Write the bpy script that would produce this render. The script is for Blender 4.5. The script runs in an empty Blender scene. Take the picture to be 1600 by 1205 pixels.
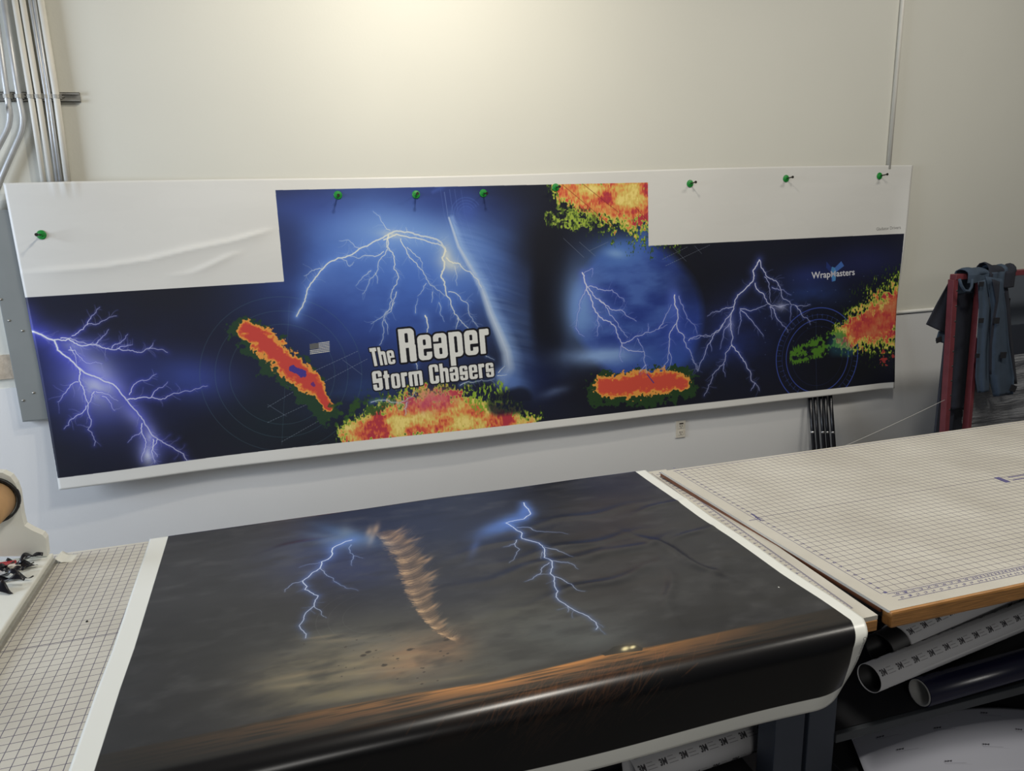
import bpy, bmesh, math, random
import numpy as np
from mathutils import Vector, Matrix

# ------------------------------------------------------------------ camera
scene = bpy.context.scene
col = scene.collection
CAMZ = 1.89
F_PX, CX, CY = 1180.0, 800.0, 602.5
# camera axes recovered from the three vanishing points of wall, table and verticals
_vx = np.array([5070 - CX, 177 - CY, F_PX]); _vy = np.array([439 - CX, 329 - CY, F_PX]); _vz = np.array([941 - CX, 5298 - CY, F_PX])
_M = np.stack([_vx / np.linalg.norm(_vx), _vy / np.linalg.norm(_vy), -_vz / np.linalg.norm(_vz)])
_U, _S, _Vt = np.linalg.svd(_M)
ROT = _U @ _Vt                                  # camera (x right, y down, z forward) -> world
cam = bpy.data.cameras.new('camera')
cam.sensor_fit = 'HORIZONTAL'; cam.sensor_width = 36.0; cam.lens = F_PX / 1600 * 36
cam.clip_start = 0.05; cam.clip_end = 60
cam_ob = bpy.data.objects.new('camera', cam); col.objects.link(cam_ob)
_B = ROT @ np.diag([1, -1, -1])
cam_ob.matrix_world = Matrix(((*_B[0], 0), (*_B[1], 0), (*_B[2], CAMZ), (0, 0, 0, 1)))
scene.camera = cam_ob

# ------------------------------------------------------------------ light and exposure
scene.view_settings.view_transform = 'Standard'
scene.view_settings.look = 'None'
scene.view_settings.gamma = 1.0
scene.view_settings.use_curve_mapping = False
scene.view_settings.exposure = 0.27
world = bpy.data.worlds.new('world'); scene.world = world
world.use_nodes = True
world.node_tree.nodes['Background'].inputs[0].default_value = (0.92, 0.95, 1.0, 1)
world.node_tree.nodes['Background'].inputs[1].default_value = 0.05


def area_light(name, loc, target, sx, sy, power, color, shape='RECTANGLE', spread=math.pi):
    l = bpy.data.lights.new(name, 'AREA'); l.shape = shape; l.size = sx
    if shape in ('RECTANGLE', 'ELLIPSE'):
        l.size_y = sy
    l.energy = power; l.color = color; l.spread = spread
    o = bpy.data.objects.new(name, l); col.objects.link(o)
    o.location = loc
    o.rotation_euler = (Vector(target) - Vector(loc)).to_track_quat('-Z', 'Y').to_euler()
    return o


# warm ceiling lamp close to the wall, more lamps over the room, daylight from an opening on the left
area_light('ceiling_lamp_near_wall', (0.9, 2.55, 3.8), (0.5, 4.14, 2.4), 0.16, 0.16, 17.5, (1.0, 0.92, 0.78), 'DISK', 2.3)
area_light('ceiling_lamp_front', (1.15, 1.0, 4.1), (0.9, 1.2, 0), 0.7, 0.25, 52, (1.0, 0.95, 0.86))
area_light('ceiling_lamp_right', (3.9, 1.3, 4.1), (3.5, 4.1, 0.3), 1.2, 0.3, 42, (1.0, 0.95, 0.86))
area_light('lamp_behind_camera', (-0.4, -3.0, 2.7), (2.4, 4.0, 1.1), 1.0, 0.6, 24, (1.0, 0.97, 0.92))
area_light('daylight_left', (-4.2, 2.5, 2.1), (-0.3, 3.7, 0.8), 1.6, 1.8, 125, (0.74, 0.84, 1.0))

# ------------------------------------------------------------------ helpers


def at(px, py, y):
    """world point on the plane Y = y seen at a measured photo position"""
    r = ROT @ np.array([px - CX, py - CY, F_PX]); r = r * (y / r[1])
    return Vector((r[0], r[1], r[2] + CAMZ))


def atz(px, py, z):
    r = ROT @ np.array([px - CX, py - CY, F_PX]); r = r * ((z - CAMZ) / r[2])
    return Vector((r[0], r[1], z))


def link(name, me, mat=None, parent=None, smooth=False):
    o = bpy.data.objects.new(name, me); col.objects.link(o)
    if mat is not None:
        for m in (mat if isinstance(mat, (list, tuple)) else [mat]):
            me.materials.append(m)
    if parent is not None:
        o.parent = parent
        o.matrix_parent_inverse = Matrix.Translation(parent.location).inverted()
    if smooth:
        me.polygons.foreach_set('use_smooth', [True] * len(me.polygons))
    return o


def from_bm(name, bm, mat=None, parent=None, smooth=False):
    me = bpy.data.meshes.new(name); bm.to_mesh(me); bm.free()
    return link(name, me, mat, parent, smooth)


def from_data(name, verts, faces, mat=None, parent=None, smooth=False):
    me = bpy.data.meshes.new(name); me.from_pydata([tuple(v) for v in verts], [], faces); me.update()
    return link(name, me, mat, parent, smooth)


def tag(o, label=None, cat=None, group=None, kind=None):
    if label: o['label'] = label
    if cat: o['category'] = cat
    if group: o['group'] = group
    if kind: o['kind'] = kind
    return o


def empty(name, loc, label=None, cat=None, group=None):
    o = bpy.data.objects.new(name, None); col.objects.link(o); o.location = loc
    o.empty_display_size = 0.05
    return tag(o, label, cat, group)


def add_box(bm, lo, hi, bevel=0.0):
    res = bmesh.ops.create_cube(bm, size=1.0)
    vs = res['verts']
    for v in vs:
        v.co = Vector([(lo[i] + hi[i]) / 2 + v.co[i] * (hi[i] - lo[i]) for i in range(3)])
    if bevel > 0:
        es = list({e for v in vs for e in v.link_edges})
        bmesh.ops.bevel(bm, geom=es, offset=bevel, segments=2, affect='EDGES', profile=0.6)


def box(name, lo, hi, mat, parent=None, bevel=0.0):
    bm = bmesh.new(); add_box(bm, lo, hi, bevel)
    return from_bm(name, bm, mat, parent)


def add_tube(bm, pts, r, seg=14, cap=True):
    pts = [Vector(p) for p in pts]
    rings = []
    up = Vector((0, 0, 1))
    t0 = (pts[1] - pts[0]).normalized()
    if abs(t0.dot(up)) > 0.95: up = Vector((0, 1, 0))
    n = (up - t0 * up.dot(t0)).normalized()
    for i, p in enumerate(pts):
        a = pts[max(i - 1, 0)]; b = pts[min(i + 1, len(pts) - 1)]
        t = (b - a).normalized()
        n = (n - t * n.dot(t)).normalized(); bn = t.cross(n)
        rr = r[i] if isinstance(r, (list, tuple)) else r
        rings.append([bm.verts.new(p + (n * math.cos(2 * math.pi * k / seg) + bn * math.sin(2 * math.pi * k / seg)) * rr) for k in range(seg)])
    for i in range(len(rings) - 1):
        for k in range(seg):
            bm.faces.new((rings[i][k], rings[i][(k + 1) % seg], rings[i + 1][(k + 1) % seg], rings[i + 1][k]))
    if cap:
        bm.faces.new(list(reversed(rings[0]))); bm.faces.new(rings[-1])


def tube(name, pts, r, mat, parent=None, seg=14, cap=True):
    bm = bmesh.new(); add_tube(bm, pts, r, seg, cap)
    return from_bm(name, bm, mat, parent, smooth=True)


def hollow_tube(name, p0, p1, ro, ri, mat, parent=None, seg=28, uvscale=None, nl=2):
    """open pipe with wall thickness; u runs along, v around"""
    p0 = Vector(p0); p1 = Vector(p1); t = (p1 - p0).normalized()
    n = Vector((0, 0, 1)); n = (n - t * n.dot(t)).normalized(); b = t.cross(n)
    prof = [(i / (nl - 1), ro) for i in range(nl)] + [(1 - i / (nl - 1), ri) for i in range(nl)]
    V, Fs, UV = [], [], []
    L = (p1 - p0).length
    for (s, r) in prof:
        for k in range(seg + 1):
            a = 2 * math.pi * k / seg
            V.append(p0 + (p1 - p0) * s + (n * math.cos(a) + b * math.sin(a)) * r)
            UV.append((s * L, k / seg * 2 * math.pi * ro))
    m = len(prof)
    for i in range(m):
        for k in range(seg):
            j = (i + 1) % m
            Fs.append((i * (seg + 1) + k, i * (seg + 1) + k + 1, j * (seg + 1) + k + 1, j * (seg + 1) + k))
    o = from_data(name, V, Fs, mat, parent, smooth=False)
    me = o.data
    uvl = me.uv_layers.new(name='uv')
    sc_ = uvscale or 1.0
    for lp in me.loops:
        u = UV[lp.vertex_index]; uvl.data[lp.index].uv = (u[0] * sc_, u[1] * sc_)
    for p in me.polygons:
        p.use_smooth = abs(p.normal.dot(t)) < 0.5
    return o


def grid_mesh(name, nx, ny, fn, uvfn, mat, parent=None, smooth=True, thickness=0.0):
    V = []; UV = []
    for j in range(ny + 1):
        for i in range(nx + 1):
            V.append(fn(i / nx, j / ny)); UV.append(uvfn(i / nx, j / ny, V[-1]))
    Fs = [(j * (nx + 1) + i, j * (nx + 1) + i + 1, (j + 1) * (nx + 1) + i + 1, (j + 1) * (nx + 1) + i) for j in range(ny) for i in range(nx)]
    o = from_data(name, V, Fs, mat, parent, smooth)
    uvl = o.data.uv_layers.new(name='uv')
    idx = np.empty(len(o.data.loops), dtype=np.int32); o.data.loops.foreach_get('vertex_index', idx)
    uvl.data.foreach_set('uv', np.array(UV, dtype=np.float32)[idx].ravel())
    if thickness:
        m = o.modifiers.new('thickness', 'SOLIDIFY'); m.thickness = thickness; m.offset = 0
    return o


def srgb(c):
    c = [x / 255.0 for x in c]
    return tuple((x / 12.92 if x <= 0.04045 else ((x + 0.055) / 1.055) ** 2.4) for x in c)


def material(name, rgb, rough=0.5, metal=0.0, vary=0.06, scale=12.0, bump=0.0, bscale=60.0, spec=0.5, stretch=(1, 1, 1), coat=0.0):
    m = bpy.data.materials.new(name); m.use_nodes = True
    nt = m.node_tree; b = nt.nodes['Principled BSDF']
    base = srgb(rgb)
    tc = nt.nodes.new('ShaderNodeTexCoord'); mp = nt.nodes.new('ShaderNodeMapping')
    mp.inputs['Scale'].default_value = stretch
    nt.links.new(tc.outputs['Object'], mp.inputs['Vector'])
    nz = nt.nodes.new('ShaderNodeTexNoise'); nz.inputs['Scale'].default_value = scale; nz.inputs['Detail'].default_value = 5
    nt.links.new(mp.outputs['Vector'], nz.inputs['Vector'])
    cr = nt.nodes.new('ShaderNodeValToRGB')
    cr.color_ramp.elements[0].position = 0.3; cr.color_ramp.elements[1].position = 0.7
    cr.color_ramp.elements[0].color = (*[x * (1 - vary) for x in base], 1)
    cr.color_ramp.elements[1].color = (*[min(1, x * (1 + vary)) for x in base], 1)
    nt.links.new(nz.outputs['Fac'], cr.inputs['Fac'])
    nt.links.new(cr.outputs['Color'], b.inputs['Base Color'])
    b.inputs['Roughness'].default_value = rough; b.inputs['Metallic'].default_value = metal
    b.inputs['Specular IOR Level'].default_value = spec
    b.inputs['Coat Weight'].default_value = coat
    if bump > 0:
        n2 = nt.nodes.new('ShaderNodeTexNoise'); n2.inputs['Scale'].default_value = bscale; n2.inputs['Detail'].default_value = 3
        nt.links.new(mp.outputs['Vector'], n2.inputs['Vector'])
        bp_ = nt.nodes.new('ShaderNodeBump'); bp_.inputs['Strength'].default_value = bump; bp_.inputs['Distance'].default_value = 0.01
        nt.links.new(n2.outputs['Fac'], bp_.inputs['Height']); nt.links.new(bp_.outputs['Normal'], b.inputs['Normal'])
    return m


def image_material(name, arr, rough=0.4, spec=0.5, repeat=False, bump=0.0, coat=0.0):
    """arr: H x W x 3 display-space floats computed in this script (row 0 at the top)"""
    h, w = arr.shape[:2]
    im = bpy.data.images.new(name, w, h, alpha=False)
    px = np.ones((h, w, 4), dtype=np.float32); px[..., :3] = np.clip(arr[::-1], 0, 1)
    im.pixels.foreach_set(px.ravel()); im.update(); im.pack()
    m = bpy.data.materials.new(name); m.use_nodes = True
    nt = m.node_tree; b = nt.nodes['Principled BSDF']
    t = nt.nodes.new('ShaderNodeTexImage'); t.image = im; t.interpolation = 'Linear'
    t.extension = 'REPEAT' if repeat else 'EXTEND'
    uv = nt.nodes.new('ShaderNodeUVMap'); uv.uv_map = 'uv'
    nt.links.new(uv.outputs['UV'], t.inputs['Vector']); nt.links.new(t.outputs['Color'], b.inputs['Base Color'])
    b.inputs['Roughness'].default_value = rough; b.inputs['Specular IOR Level'].default_value = spec
    b.inputs['Coat Weight'].default_value = coat
    if bump:
        tc = nt.nodes.new('ShaderNodeTexCoord')
        n2 = nt.nodes.new('ShaderNodeTexNoise'); n2.inputs['Scale'].default_value = 5; n2.inputs['Detail'].default_value = 2
        nt.links.new(tc.outputs['Object'], n2.inputs['Vector'])
        bp_ = nt.nodes.new('ShaderNodeBump'); bp_.inputs['Strength'].default_value = bump; bp_.inputs['Distance'].default_value = 0.02
        nt.links.new(n2.outputs['Fac'], bp_.inputs['Height']); nt.links.new(bp_.outputs['Normal'], b.inputs['Normal'])
    return m

# ------------------------------------------------------------------ painting helpers (flat print art, computed)


def vnoise(h, w, cy, cx, seed):
    rg = np.random.default_rng(seed)
    gy, gx = int(h / cy) + 3, int(w / cx) + 3
    g = rg.random((gy, gx)).astype(np.float32)
    y = np.arange(h, dtype=np.float32) / cy; x = np.arange(w, dtype=np.float32) / cx
    yi = y.astype(int); xi = x.astype(int); fy = y - yi; fx = x - xi
    fy = (fy * fy * (3 - 2 * fy))[:, None]; fx = (fx * fx * (3 - 2 * fx))[None]
    a = g[yi][:, xi]; b = g[yi][:, xi + 1]; c = g[yi + 1][:, xi]; d = g[yi + 1][:, xi + 1]
    return (a * (1 - fx) + b * fx) * (1 - fy) + (c * (1 - fx) + d * fx) * fy


def fbm(h, w, cy, cx, octs, seed):
    out = np.zeros((h, w), np.float32); amp = 1.0; tot = 0
    for o in range(octs):
        if cy < 1.2 or cx < 1.2: break
        out += amp * vnoise(h, w, cy, cx, seed + 17 * o); tot += amp
        amp *= 0.5; cy /= 2; cx /= 2
    return out / tot


BOLT = 1.25


class Canvas:
    def __init__(self, w, h, base, tomap):
        self.w, self.h, self.map = w, h, tomap
        self.a = np.empty((h, w, 3), np.float32); self.a[:] = np.array(base, np.float32) / 255
        self.yy, self.xx = np.mgrid[0:h, 0:w].astype(np.float32)
        self.glowb = np.zeros((h, w), np.float32); self.core = np.zeros((h, w), np.float32)

    def P(self, pts):
        return np.array([self.map(x, y) for x, y in pts], np.float32)

    def blend(self, mask, color):
        c = np.array(color, np.float32) / 255
        self.a += (c - self.a) * mask[..., None]

    def glow(self, ctr, ex, ey, color, amp=1.0, power=2.0, noise=None):
        """soft elliptical patch; ctr and the two axis end points are photo positions"""
        c, x1, y1 = self.P([ctr, ex, ey])
        A = np.array([x1 - c, y1 - c]).T; Ai = np.linalg.inv(A)
        dx = self.xx - c[0]; dy = self.yy - c[1]
        u = Ai[0, 0] * dx + Ai[0, 1] * dy; v = Ai[1, 0] * dx + Ai[1, 1] * dy
        m = np.exp(-((u * u + v * v) ** (power / 2)) * 1.2) * amp
        if noise is not None: m = m * noise
        self.blend(np.clip(m, 0, 1), color)

    def chain(self, pts, soft=False):
        """distance field 1 - d/r of a chain of discs (x, y, r) in photo units"""
        P = self.P([(p[0], p[1]) for p in pts])
        R = []
        for p in pts:
            a, b = self.P([(p[0] - p[2], p[1]), (p[0] + p[2], p[1])]); R.append(np.linalg.norm(b - a) / 2)
        best = np.full((self.h, self.w), -9.0, np.float32)
        m = max(R) * 3
        x0, x1 = int(max(0, P[:, 0].min() - m)), int(min(self.w, P[:, 0].max() + m))
        y0, y1 = int(max(0, P[:, 1].min() - m)), int(min(self.h, P[:, 1].max() + m))
        xx = self.xx[y0:y1, x0:x1]; yy = self.yy[y0:y1, x0:x1]
        for i in range(max(1, len(pts) - 1)):
            a = P[i]; b = P[min(i + 1, len(pts) - 1)]; d = b - a; L = max(1e-6, float(d @ d))
            t = np.clip(((xx - a[0]) * d[0] + (yy - a[1]) * d[1]) / L, 0, 1)
            r = R[i] + (R[min(i + 1, len(pts) - 1)] - R[i]) * t
            f = 1 - np.hypot(xx - a[0] - d[0] * t, yy - a[1] - d[1] * t) / r
            best[y0:y1, x0:x1] = np.maximum(best[y0:y1, x0:x1], f)
        return best

    def seg(self, a, b, w, g, amp, core=1.0):
        m = g * 3 + w + 2
        x0 = int(max(0, min(a[0], b[0]) - m)); x1 = int(min(self.w, max(a[0], b[0]) + m + 1))
        y0 = int(max(0, min(a[1], b[1]) - m)); y1 = int(min(self.h, max(a[1], b[1]) + m + 1))
        if x1 <= x0 or y1 <= y0: return
        xx = self.xx[y0:y1, x0:x1]; yy = self.yy[y0:y1, x0:x1]
        d = b - a; L = max(1e-6, float(d @ d))
        t = np.clip(((xx - a[0]) * d[0] + (yy - a[1]) * d[1]) / L, 0, 1)
        r = np.hypot(xx - a[0] - d[0] * t, yy - a[1] - d[1] * t)
        if g > 0:
            self.glowb[y0:y1, x0:x1] = np.maximum(self.glowb[y0:y1, x0:x1], np.exp(-(r / g)) * amp - 0.05 * amp)
        if core > 0:
            self.core[y0:y1, x0:x1] = np.maximum(self.core[y0:y1, x0:x1], np.clip(w / 2 + 0.6 - r, 0, 1) * core)

    def bolt(self, pts, w0, w1, g, amp=0.8, jit=0.12, lev=3, seed=0, core=1.0, twigs=0):
        w0 *= .88 * BOLT; w1 *= .8 * BOLT; g *= BOLT; lev += 1; twigs = int(twigs * 1.6)
        rg = random.Random(seed + len(pts) * 7 + int(pts[0][0]))
        P = [np.array(p) for p in self.P(pts)]
        for _ in range(lev):
            Q = [P[0]]
            for a, b in zip(P, P[1:]):
                d = b - a; n = np.array([-d[1], d[0]])
                Q += [(a + b) / 2 + n * rg.uniform(-jit, jit), b]
            P = Q
        n = len(P) - 1
        for i in range(n):
            t = i / n
            self.seg(P[i], P[i + 1], w0 + (w1 - w0) * t, g * (1 - 0.55 * t), amp * (1 - 0.5 * t), core * (1 - 0.35 * t))
        for _ in range(twigs):
            i = rg.randrange(int(n * 0.1), n); a = P[i]; d = P[min(i + 1, n)] - P[i]; d = d / (np.linalg.norm(d) + 1e-6)
            ang = rg.choice((-1, 1)) * rg.uniform(0.5, 1.2); L = rg.uniform(8, 34)
            for s in range(4):
                ca, sa = math.cos(ang), math.sin(ang); e = np.array([d[0] * ca - d[1] * sa, d[0] * sa + d[1] * ca])
                b = a + e * L / 4; self.seg(a, b, 0.4, g * 0.25, amp * 0.3, core * (0.5 - 0.1 * s)); a = b; ang += rg.uniform(-.5, .5)

    def flush(self, glowcol, corecol, corehot=None):
        g = np.clip(self.glowb, 0, 1)
        self.blend(g, glowcol)
        hot = np.clip((g - 0.55) / 0.45, 0, 1) ** 1.5
        self.blend(hot * 0.75, corecol)
        self.blend(np.clip(self.core, 0, 1), corecol)
        self.glowb[:] = 0; self.core[:] = 0

    def line(self, pts, w, color, alpha, dash=None):
        old = self.core; self.core = np.zeros_like(old)
        P = self.P(pts)
        for a, b in zip(P, P[1:]):
            L = np.linalg.norm(b - a)
            if dash:
                k = int(L / dash)
                for i in range(k):
                    self.seg(a + (b - a) * (i / k), a + (b - a) * ((i + 0.55) / k), w, 0, 0)
            else:
                self.seg(a, b, w, 0, 0)
        self.blend(np.clip(self.core, 0, 1) * alpha, color); self.core = old

    def ring(self, ctr, edge, fr, w, color, alpha, a0=0, a1=360, n=90):
        c, e = self.P([ctr, edge]); r = np.linalg.norm(e - c) * fr
        old = self.core; self.core = np.zeros_like(old)
        q = [c + r * np.array([math.cos(math.radians(a0 + (a1 - a0) * i / n)), math.sin(math.radians(a0 + (a1 - a0) * i / n))]) for i in range(n + 1)]
        for a, b in zip(q, q[1:]): self.seg(a.astype(np.float32), b.astype(np.float32), w, 0, 0)
        self.blend(np.clip(self.core, 0, 1) * alpha, color); self.core = old

    def poly(self, pts, color, alpha=1.0, canvas=False):
        P = np.array(pts, np.float32) if canvas else self.P(pts)
        x0, y0 = np.floor(P.min(0)).astype(int) - 1; x1, y1 = np.ceil(P.max(0)).astype(int) + 2
        x0, y0 = max(x0, 0), max(y0, 0); x1, y1 = min(x1, self.w), min(y1, self.h)
        if x1 <= x0 or y1 <= y0: return
        acc = np.zeros((y1 - y0, x1 - x0), np.float32)
        for sx in (0.17, 0.5, 0.83):
            for sy in (0.17, 0.5, 0.83):
                X = self.xx[y0:y1, x0:x1] + sx - .5; Y = self.yy[y0:y1, x0:x1] + sy - .5
                ins = np.zeros(acc.shape, bool)
                for a, b in zip(P, np.roll(P, -1, 0)):
                    if a[1] == b[1]: continue
                    c = ((a[1] > Y) != (b[1] > Y)) & (X < (b[0] - a[0]) * (Y - a[1]) / (b[1] - a[1]) + a[0])
                    ins ^= c
                acc += ins
        acc = acc / 9 * alpha
        c = np.array(color, np.float32) / 255
        s = self.a[y0:y1, x0:x1]; s += (c - s) * acc[..., None]

    def word(self, text, p0, p1, ptop, color=(228, 228, 222), outline=(18, 18, 26), grow=0.055):
        """display lettering built from rounded boxes; p0-p1 baseline, ptop above p0 at cap height"""
        o, e, t = self.P([p0, p1, ptop])
        adv = 0; items = []
        for ch in text:
            if ch == ' ': adv += 0.33; continue
            w, g = GLYPH[ch]; items.append((adv, g)); adv += w + 0.07
        adv -= 0.07
        A = np.array([(e - o) / adv, (t - o)]).T; Ai = np.linalg.inv(A)
        corners = np.array([o + A @ np.array(q) for q in ((-.2, -.5), (adv + .2, -.5), (adv + .2, 1.2), (-.2, 1.2))])
        x0, y0 = np.maximum(np.floor(corners.min(0)).astype(int), 0); x1, y1 = np.ceil(corners.max(0)).astype(int)
        ss = 3
        Y, X = np.mgrid[y0 * ss:y1 * ss, x0 * ss:x1 * ss].astype(np.float32) / ss
        u = Ai[0, 0] * (X - o[0]) + Ai[0, 1] * (Y - o[1]); v = Ai[1, 0] * (X - o[0]) + Ai[1, 1] * (Y - o[1])
        asp = np.linalg.norm(e - o) / adv / np.linalg.norm(t - o)
        for gr, c in ((grow, outline), (0.0, color)):
            M = np.zeros(u.shape, bool)
            for ax, g in items:
                m = np.zeros(u.shape, bool)
                for (sgn, a0, b0, a1, b1, rr) in g:
                    k = gr if sgn > 0 else -gr
                    hx = (a1 - a0) / 2 * asp + k; hy = (b1 - b0) / 2 + k
                    if hx <= 0 or hy <= 0: continue
                    r = min(rr + (gr if sgn > 0 else 0), hx, hy)
                    qx = np.abs((u - ax - (a0 + a1) / 2) * asp) - hx + r; qy = np.abs(v - (b0 + b1) / 2) - hy + r
                    ins = (np.hypot(np.maximum(qx, 0), np.maximum(qy, 0)) + np.minimum(np.maximum(qx, qy), 0)) < r
                    m = (m | ins) if sgn > 0 else (m & ~ins)
                M |= m
            cov = M.reshape(y1 - y0, ss, x1 - x0, ss).mean((1, 3)).astype(np.float32)
            s = self.a[y0:y1, x0:x1]; s += (np.array(c, np.float32) / 255 - s) * cov[..., None]

    def fonttext(self, text, p0, p1, ptop, color, alpha=1.0, bold=0.0, canvas=False):
        """Blender's own built-in font rasterised; p0-p1 baseline span, ptop at cap height"""
        tris, wid = font_tris(text, bold)
        o, e, t = np.array([p0, p1, ptop], np.float32) if canvas else self.P([p0, p1, ptop])
        A = np.array([(e - o) / wid, (t - o) / 0.72]).T
        T = np.einsum('ij,nkj->nki', A, tris) + o
        x0, y0 = np.maximum(np.floor(T.min((0, 1))).astype(int) - 1, 0); x1, y1 = np.ceil(T.max((0, 1))).astype(int) + 2
        x1 = min(x1, self.w); y1 = min(y1, self.h); ss = 4
        if x1 <= x0 or y1 <= y0: return
        M = np.zeros(((y1 - y0) * ss, (x1 - x0) * ss), bool)
        for tr in T:
            q = (tr - np.array([x0, y0])) * ss
            a0, b0 = np.maximum(np.floor(q.min(0)).astype(int), 0); a1, b1 = np.ceil(q.max(0)).astype(int) + 1
            a1 = min(a1, M.shape[1]); b1 = min(b1, M.shape[0])
            if a1 <= a0 or b1 <= b0: continue
            Y, X = np.mgrid[b0:b1, a0:a1] + 0.5
            s = []
            for i in range(3):
                p, r = q[i], q[(i + 1) % 3]
                s.append((r[0] - p[0]) * (Y - p[1]) - (r[1] - p[1]) * (X - p[0]))
            M[b0:b1, a0:a1] |= ((s[0] >= 0) & (s[1] >= 0) & (s[2] >= 0)) | ((s[0] <= 0) & (s[1] <= 0) & (s[2] <= 0))
        cov = M.reshape(y1 - y0, ss, x1 - x0, ss).mean((1, 3)).astype(np.float32) * alpha
        sl = self.a[y0:y1, x0:x1]; sl += (np.array(color, np.float32) / 255 - sl) * cov[..., None]


_font_cache = {}


def font_tris(text, bold=0.0):
    key = (text, bold)
    if key not in _font_cache:
        cu = bpy.data.curves.new('lettering', 'FONT'); cu.body = text; cu.offset = bold; cu.resolution_u = 3
        ob = bpy.data.objects.new('lettering', cu); col.objects.link(ob)
        dg = bpy.context.evaluated_depsgraph_get(); ev = ob.evaluated_get(dg); me = ev.to_mesh()
        me.calc_loop_triangles()
        v = np.array([x.co[:2] for x in me.vertices]); t = np.array([x.vertices[:] for x in me.loop_triangles])
        tr = v[t]; ev.to_mesh_clear(); bpy.data.objects.remove(ob); bpy.data.curves.remove(cu)
        tr[..., 0] -= tr[..., 0].min()
        _font_cache[key] = (tr, float(tr[..., 0].max()))
    return _font_cache[key]


# display glyphs: (width, [(+1/-1, x0, y0, x1, y1, corner radius)]) with cap height 1
X = 0.76
GLYPH = {
    'T': (.46, [(1, 0, .80, .46, 1, .02), (1, .12, 0, .34, 1, .02)]),
    'h': (.50, [(1, 0, 0, .20, 1, .02), (1, 0, .3, .50, X, .12), (-1, .20, -.1, .30, .58, .03), (1, .30, 0, .50, .5, .02), (-1, .20, -.1, .30, .58, .03)]),
    'e': (.50, [(1, 0, 0, .50, X, .13), (-1, .20, .45, .30, .62, .03), (-1, .20, .13, .30, .34, .03), (-1, .25, .24, .60, .34, .02)]),
    'R': (.58, [(1, 0, 0, .22, 1, .02), (1, 0, .42, .56, 1, .14), (1, .33, 0, .58, .52, .05), (-1, .22, .58, .33, .86, .03), (-1, .22, -.1, .33, .42, .03)]),
    'a': (.50, [(1, 0, 0, .50, X, .13), (-1, .20, .13, .30, .32, .03), (-1, -.1, .46, .30, .52, .01), (-1, .20, .46, .30, .63, .03)]),
    'p': (.50, [(1, 0, -.27, .20, X, .02), (1, 0, 0, .50, X, .13), (-1, .20, .13, .30, .62, .03)]),
    'r': (.36, [(1, 0, 0, .20, X, .02), (1, 0, .56, .36, X, .05), (-1, .20, -.1, .5, .53, .02)]),
    'S': (.54, [(1, 0, 0, .54, 1, .14), (-1, .22, .60, .32, .86, .03), (-1, .22, .14, .32, .38, .03), (-1, .22, .62, .7, .68, .01), (-1, -.1, .32, .32, .38, .01)]),
    't': (.34, [(1, .06, 0, .26, .95, .02), (1, 0, .58, .34, X, .02)]),
    'o': (.50, [(1, 0, 0, .50, X, .13), (-1, .20, .13, .30, .62, .03)]),
    'm': (.78, [(1, 0, 0, .78, X, .08), (-1, .20, -.1, .29, .60, .02), (-1, .49, -.1, .58, .60, .02)]),
    'C': (.54, [(1, 0, 0, .54, 1, .14), (-1, .22, .14, .33, .86, .03), (-1, .28, .40, .7, .60, .01)]),
    's': (.48, [(1, 0, 0, .48, X, .12), (-1, .19, .46, .29, .63, .03), (-1, .19, .12, .29, .28, .03), (-1, .19, .48, .6, .52, .01), (-1, -.1, .24, .29, .28, .01)]),
}

# ------------------------------------------------------------------ materials
M_wall = material('warm_white_paint', (208, 207, 196), 0.6, vary=0.02, scale=1.2, bump=0.04, bscale=90)
M_wall_low = material('white_paint_low_wall', (216, 216, 214), 0.55, vary=0.02, scale=1.5, bump=0.04, bscale=90)
M_floor = material('grey_concrete', (112, 110, 108), 0.6, vary=0.15, scale=3, bump=0.05)
M_conduit = material('galvanized_conduit', (186, 188, 188), 0.4, 0.35, vary=0.08, scale=20)
M_conduit_p = material('painted_conduit', (212, 209, 198), 0.45, vary=0.03)
M_zinc = material('zinc_steel', (170, 168, 160), 0.35, 0.7, vary=0.12, scale=40)
M_trough = material('grey_enamel', (128, 132, 130), 0.45, vary=0.04, scale=6)
M_green = material('green_plastic', (22, 132, 48), 0.4, vary=0.08, scale=60)
M_nail = material('dark_nail_steel', (52, 50, 44), 0.4, 0.6)
M_plate = material('ivory_plastic', (206, 200, 186), 0.4, vary=0.02)
M_slot = material('dark_slot', (58, 54, 50), 0.6)
M_blackpole = material('black_tube', (22, 23, 28), 0.28, vary=0.1)
M_silver = material('silver_collar', (196, 196, 196), 0.25, 0.9)
M_red = material('red_painted_steel', (106, 47, 53), 0.5, vary=0.12, scale=20)
M_navy = material('navy_cloth', (29, 32, 43), 0.9, vary=0.15, scale=25, bump=0.2, bscale=300)
M_blue = material('slate_blue_cloth', (52, 66, 82), 0.85, vary=0.1, scale=14, bump=0.2, bscale=300)
M_patch = material('black_hook_and_loop', (12, 13, 20), 0.95, vary=0.2, scale=80)
M_panel = material('dark_panel', (40, 44, 54), 0.5, vary=0.08, scale=4)
M_greypanel = material('grey_panel', (82, 88, 96), 0.5, vary=0.05, scale=4)
M_white = material('white_plastic', (226, 226, 216), 0.4, vary=0.02)
M_card = material('brown_cardboard', (186, 148, 104), 0.8, vary=0.08, scale=20)
M_redrod = material('red_rod', (170, 40, 50), 0.4)
M_scrap = material('black_vinyl', (26, 26, 32), 0.25, vary=0.2, scale=30)
M_oak = material('oak_edge', (168, 120, 68), 0.4, vary=0.28, scale=6, stretch=(2, 18, 30), bump=0.1, bscale=8)
M_sideband = material('dark_oak_side', (112, 68, 44), 0.5, vary=0.2, scale=20)
M_steel = material('blue_grey_steel', (58, 65, 78), 0.45, vary=0.06, scale=8)
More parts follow.
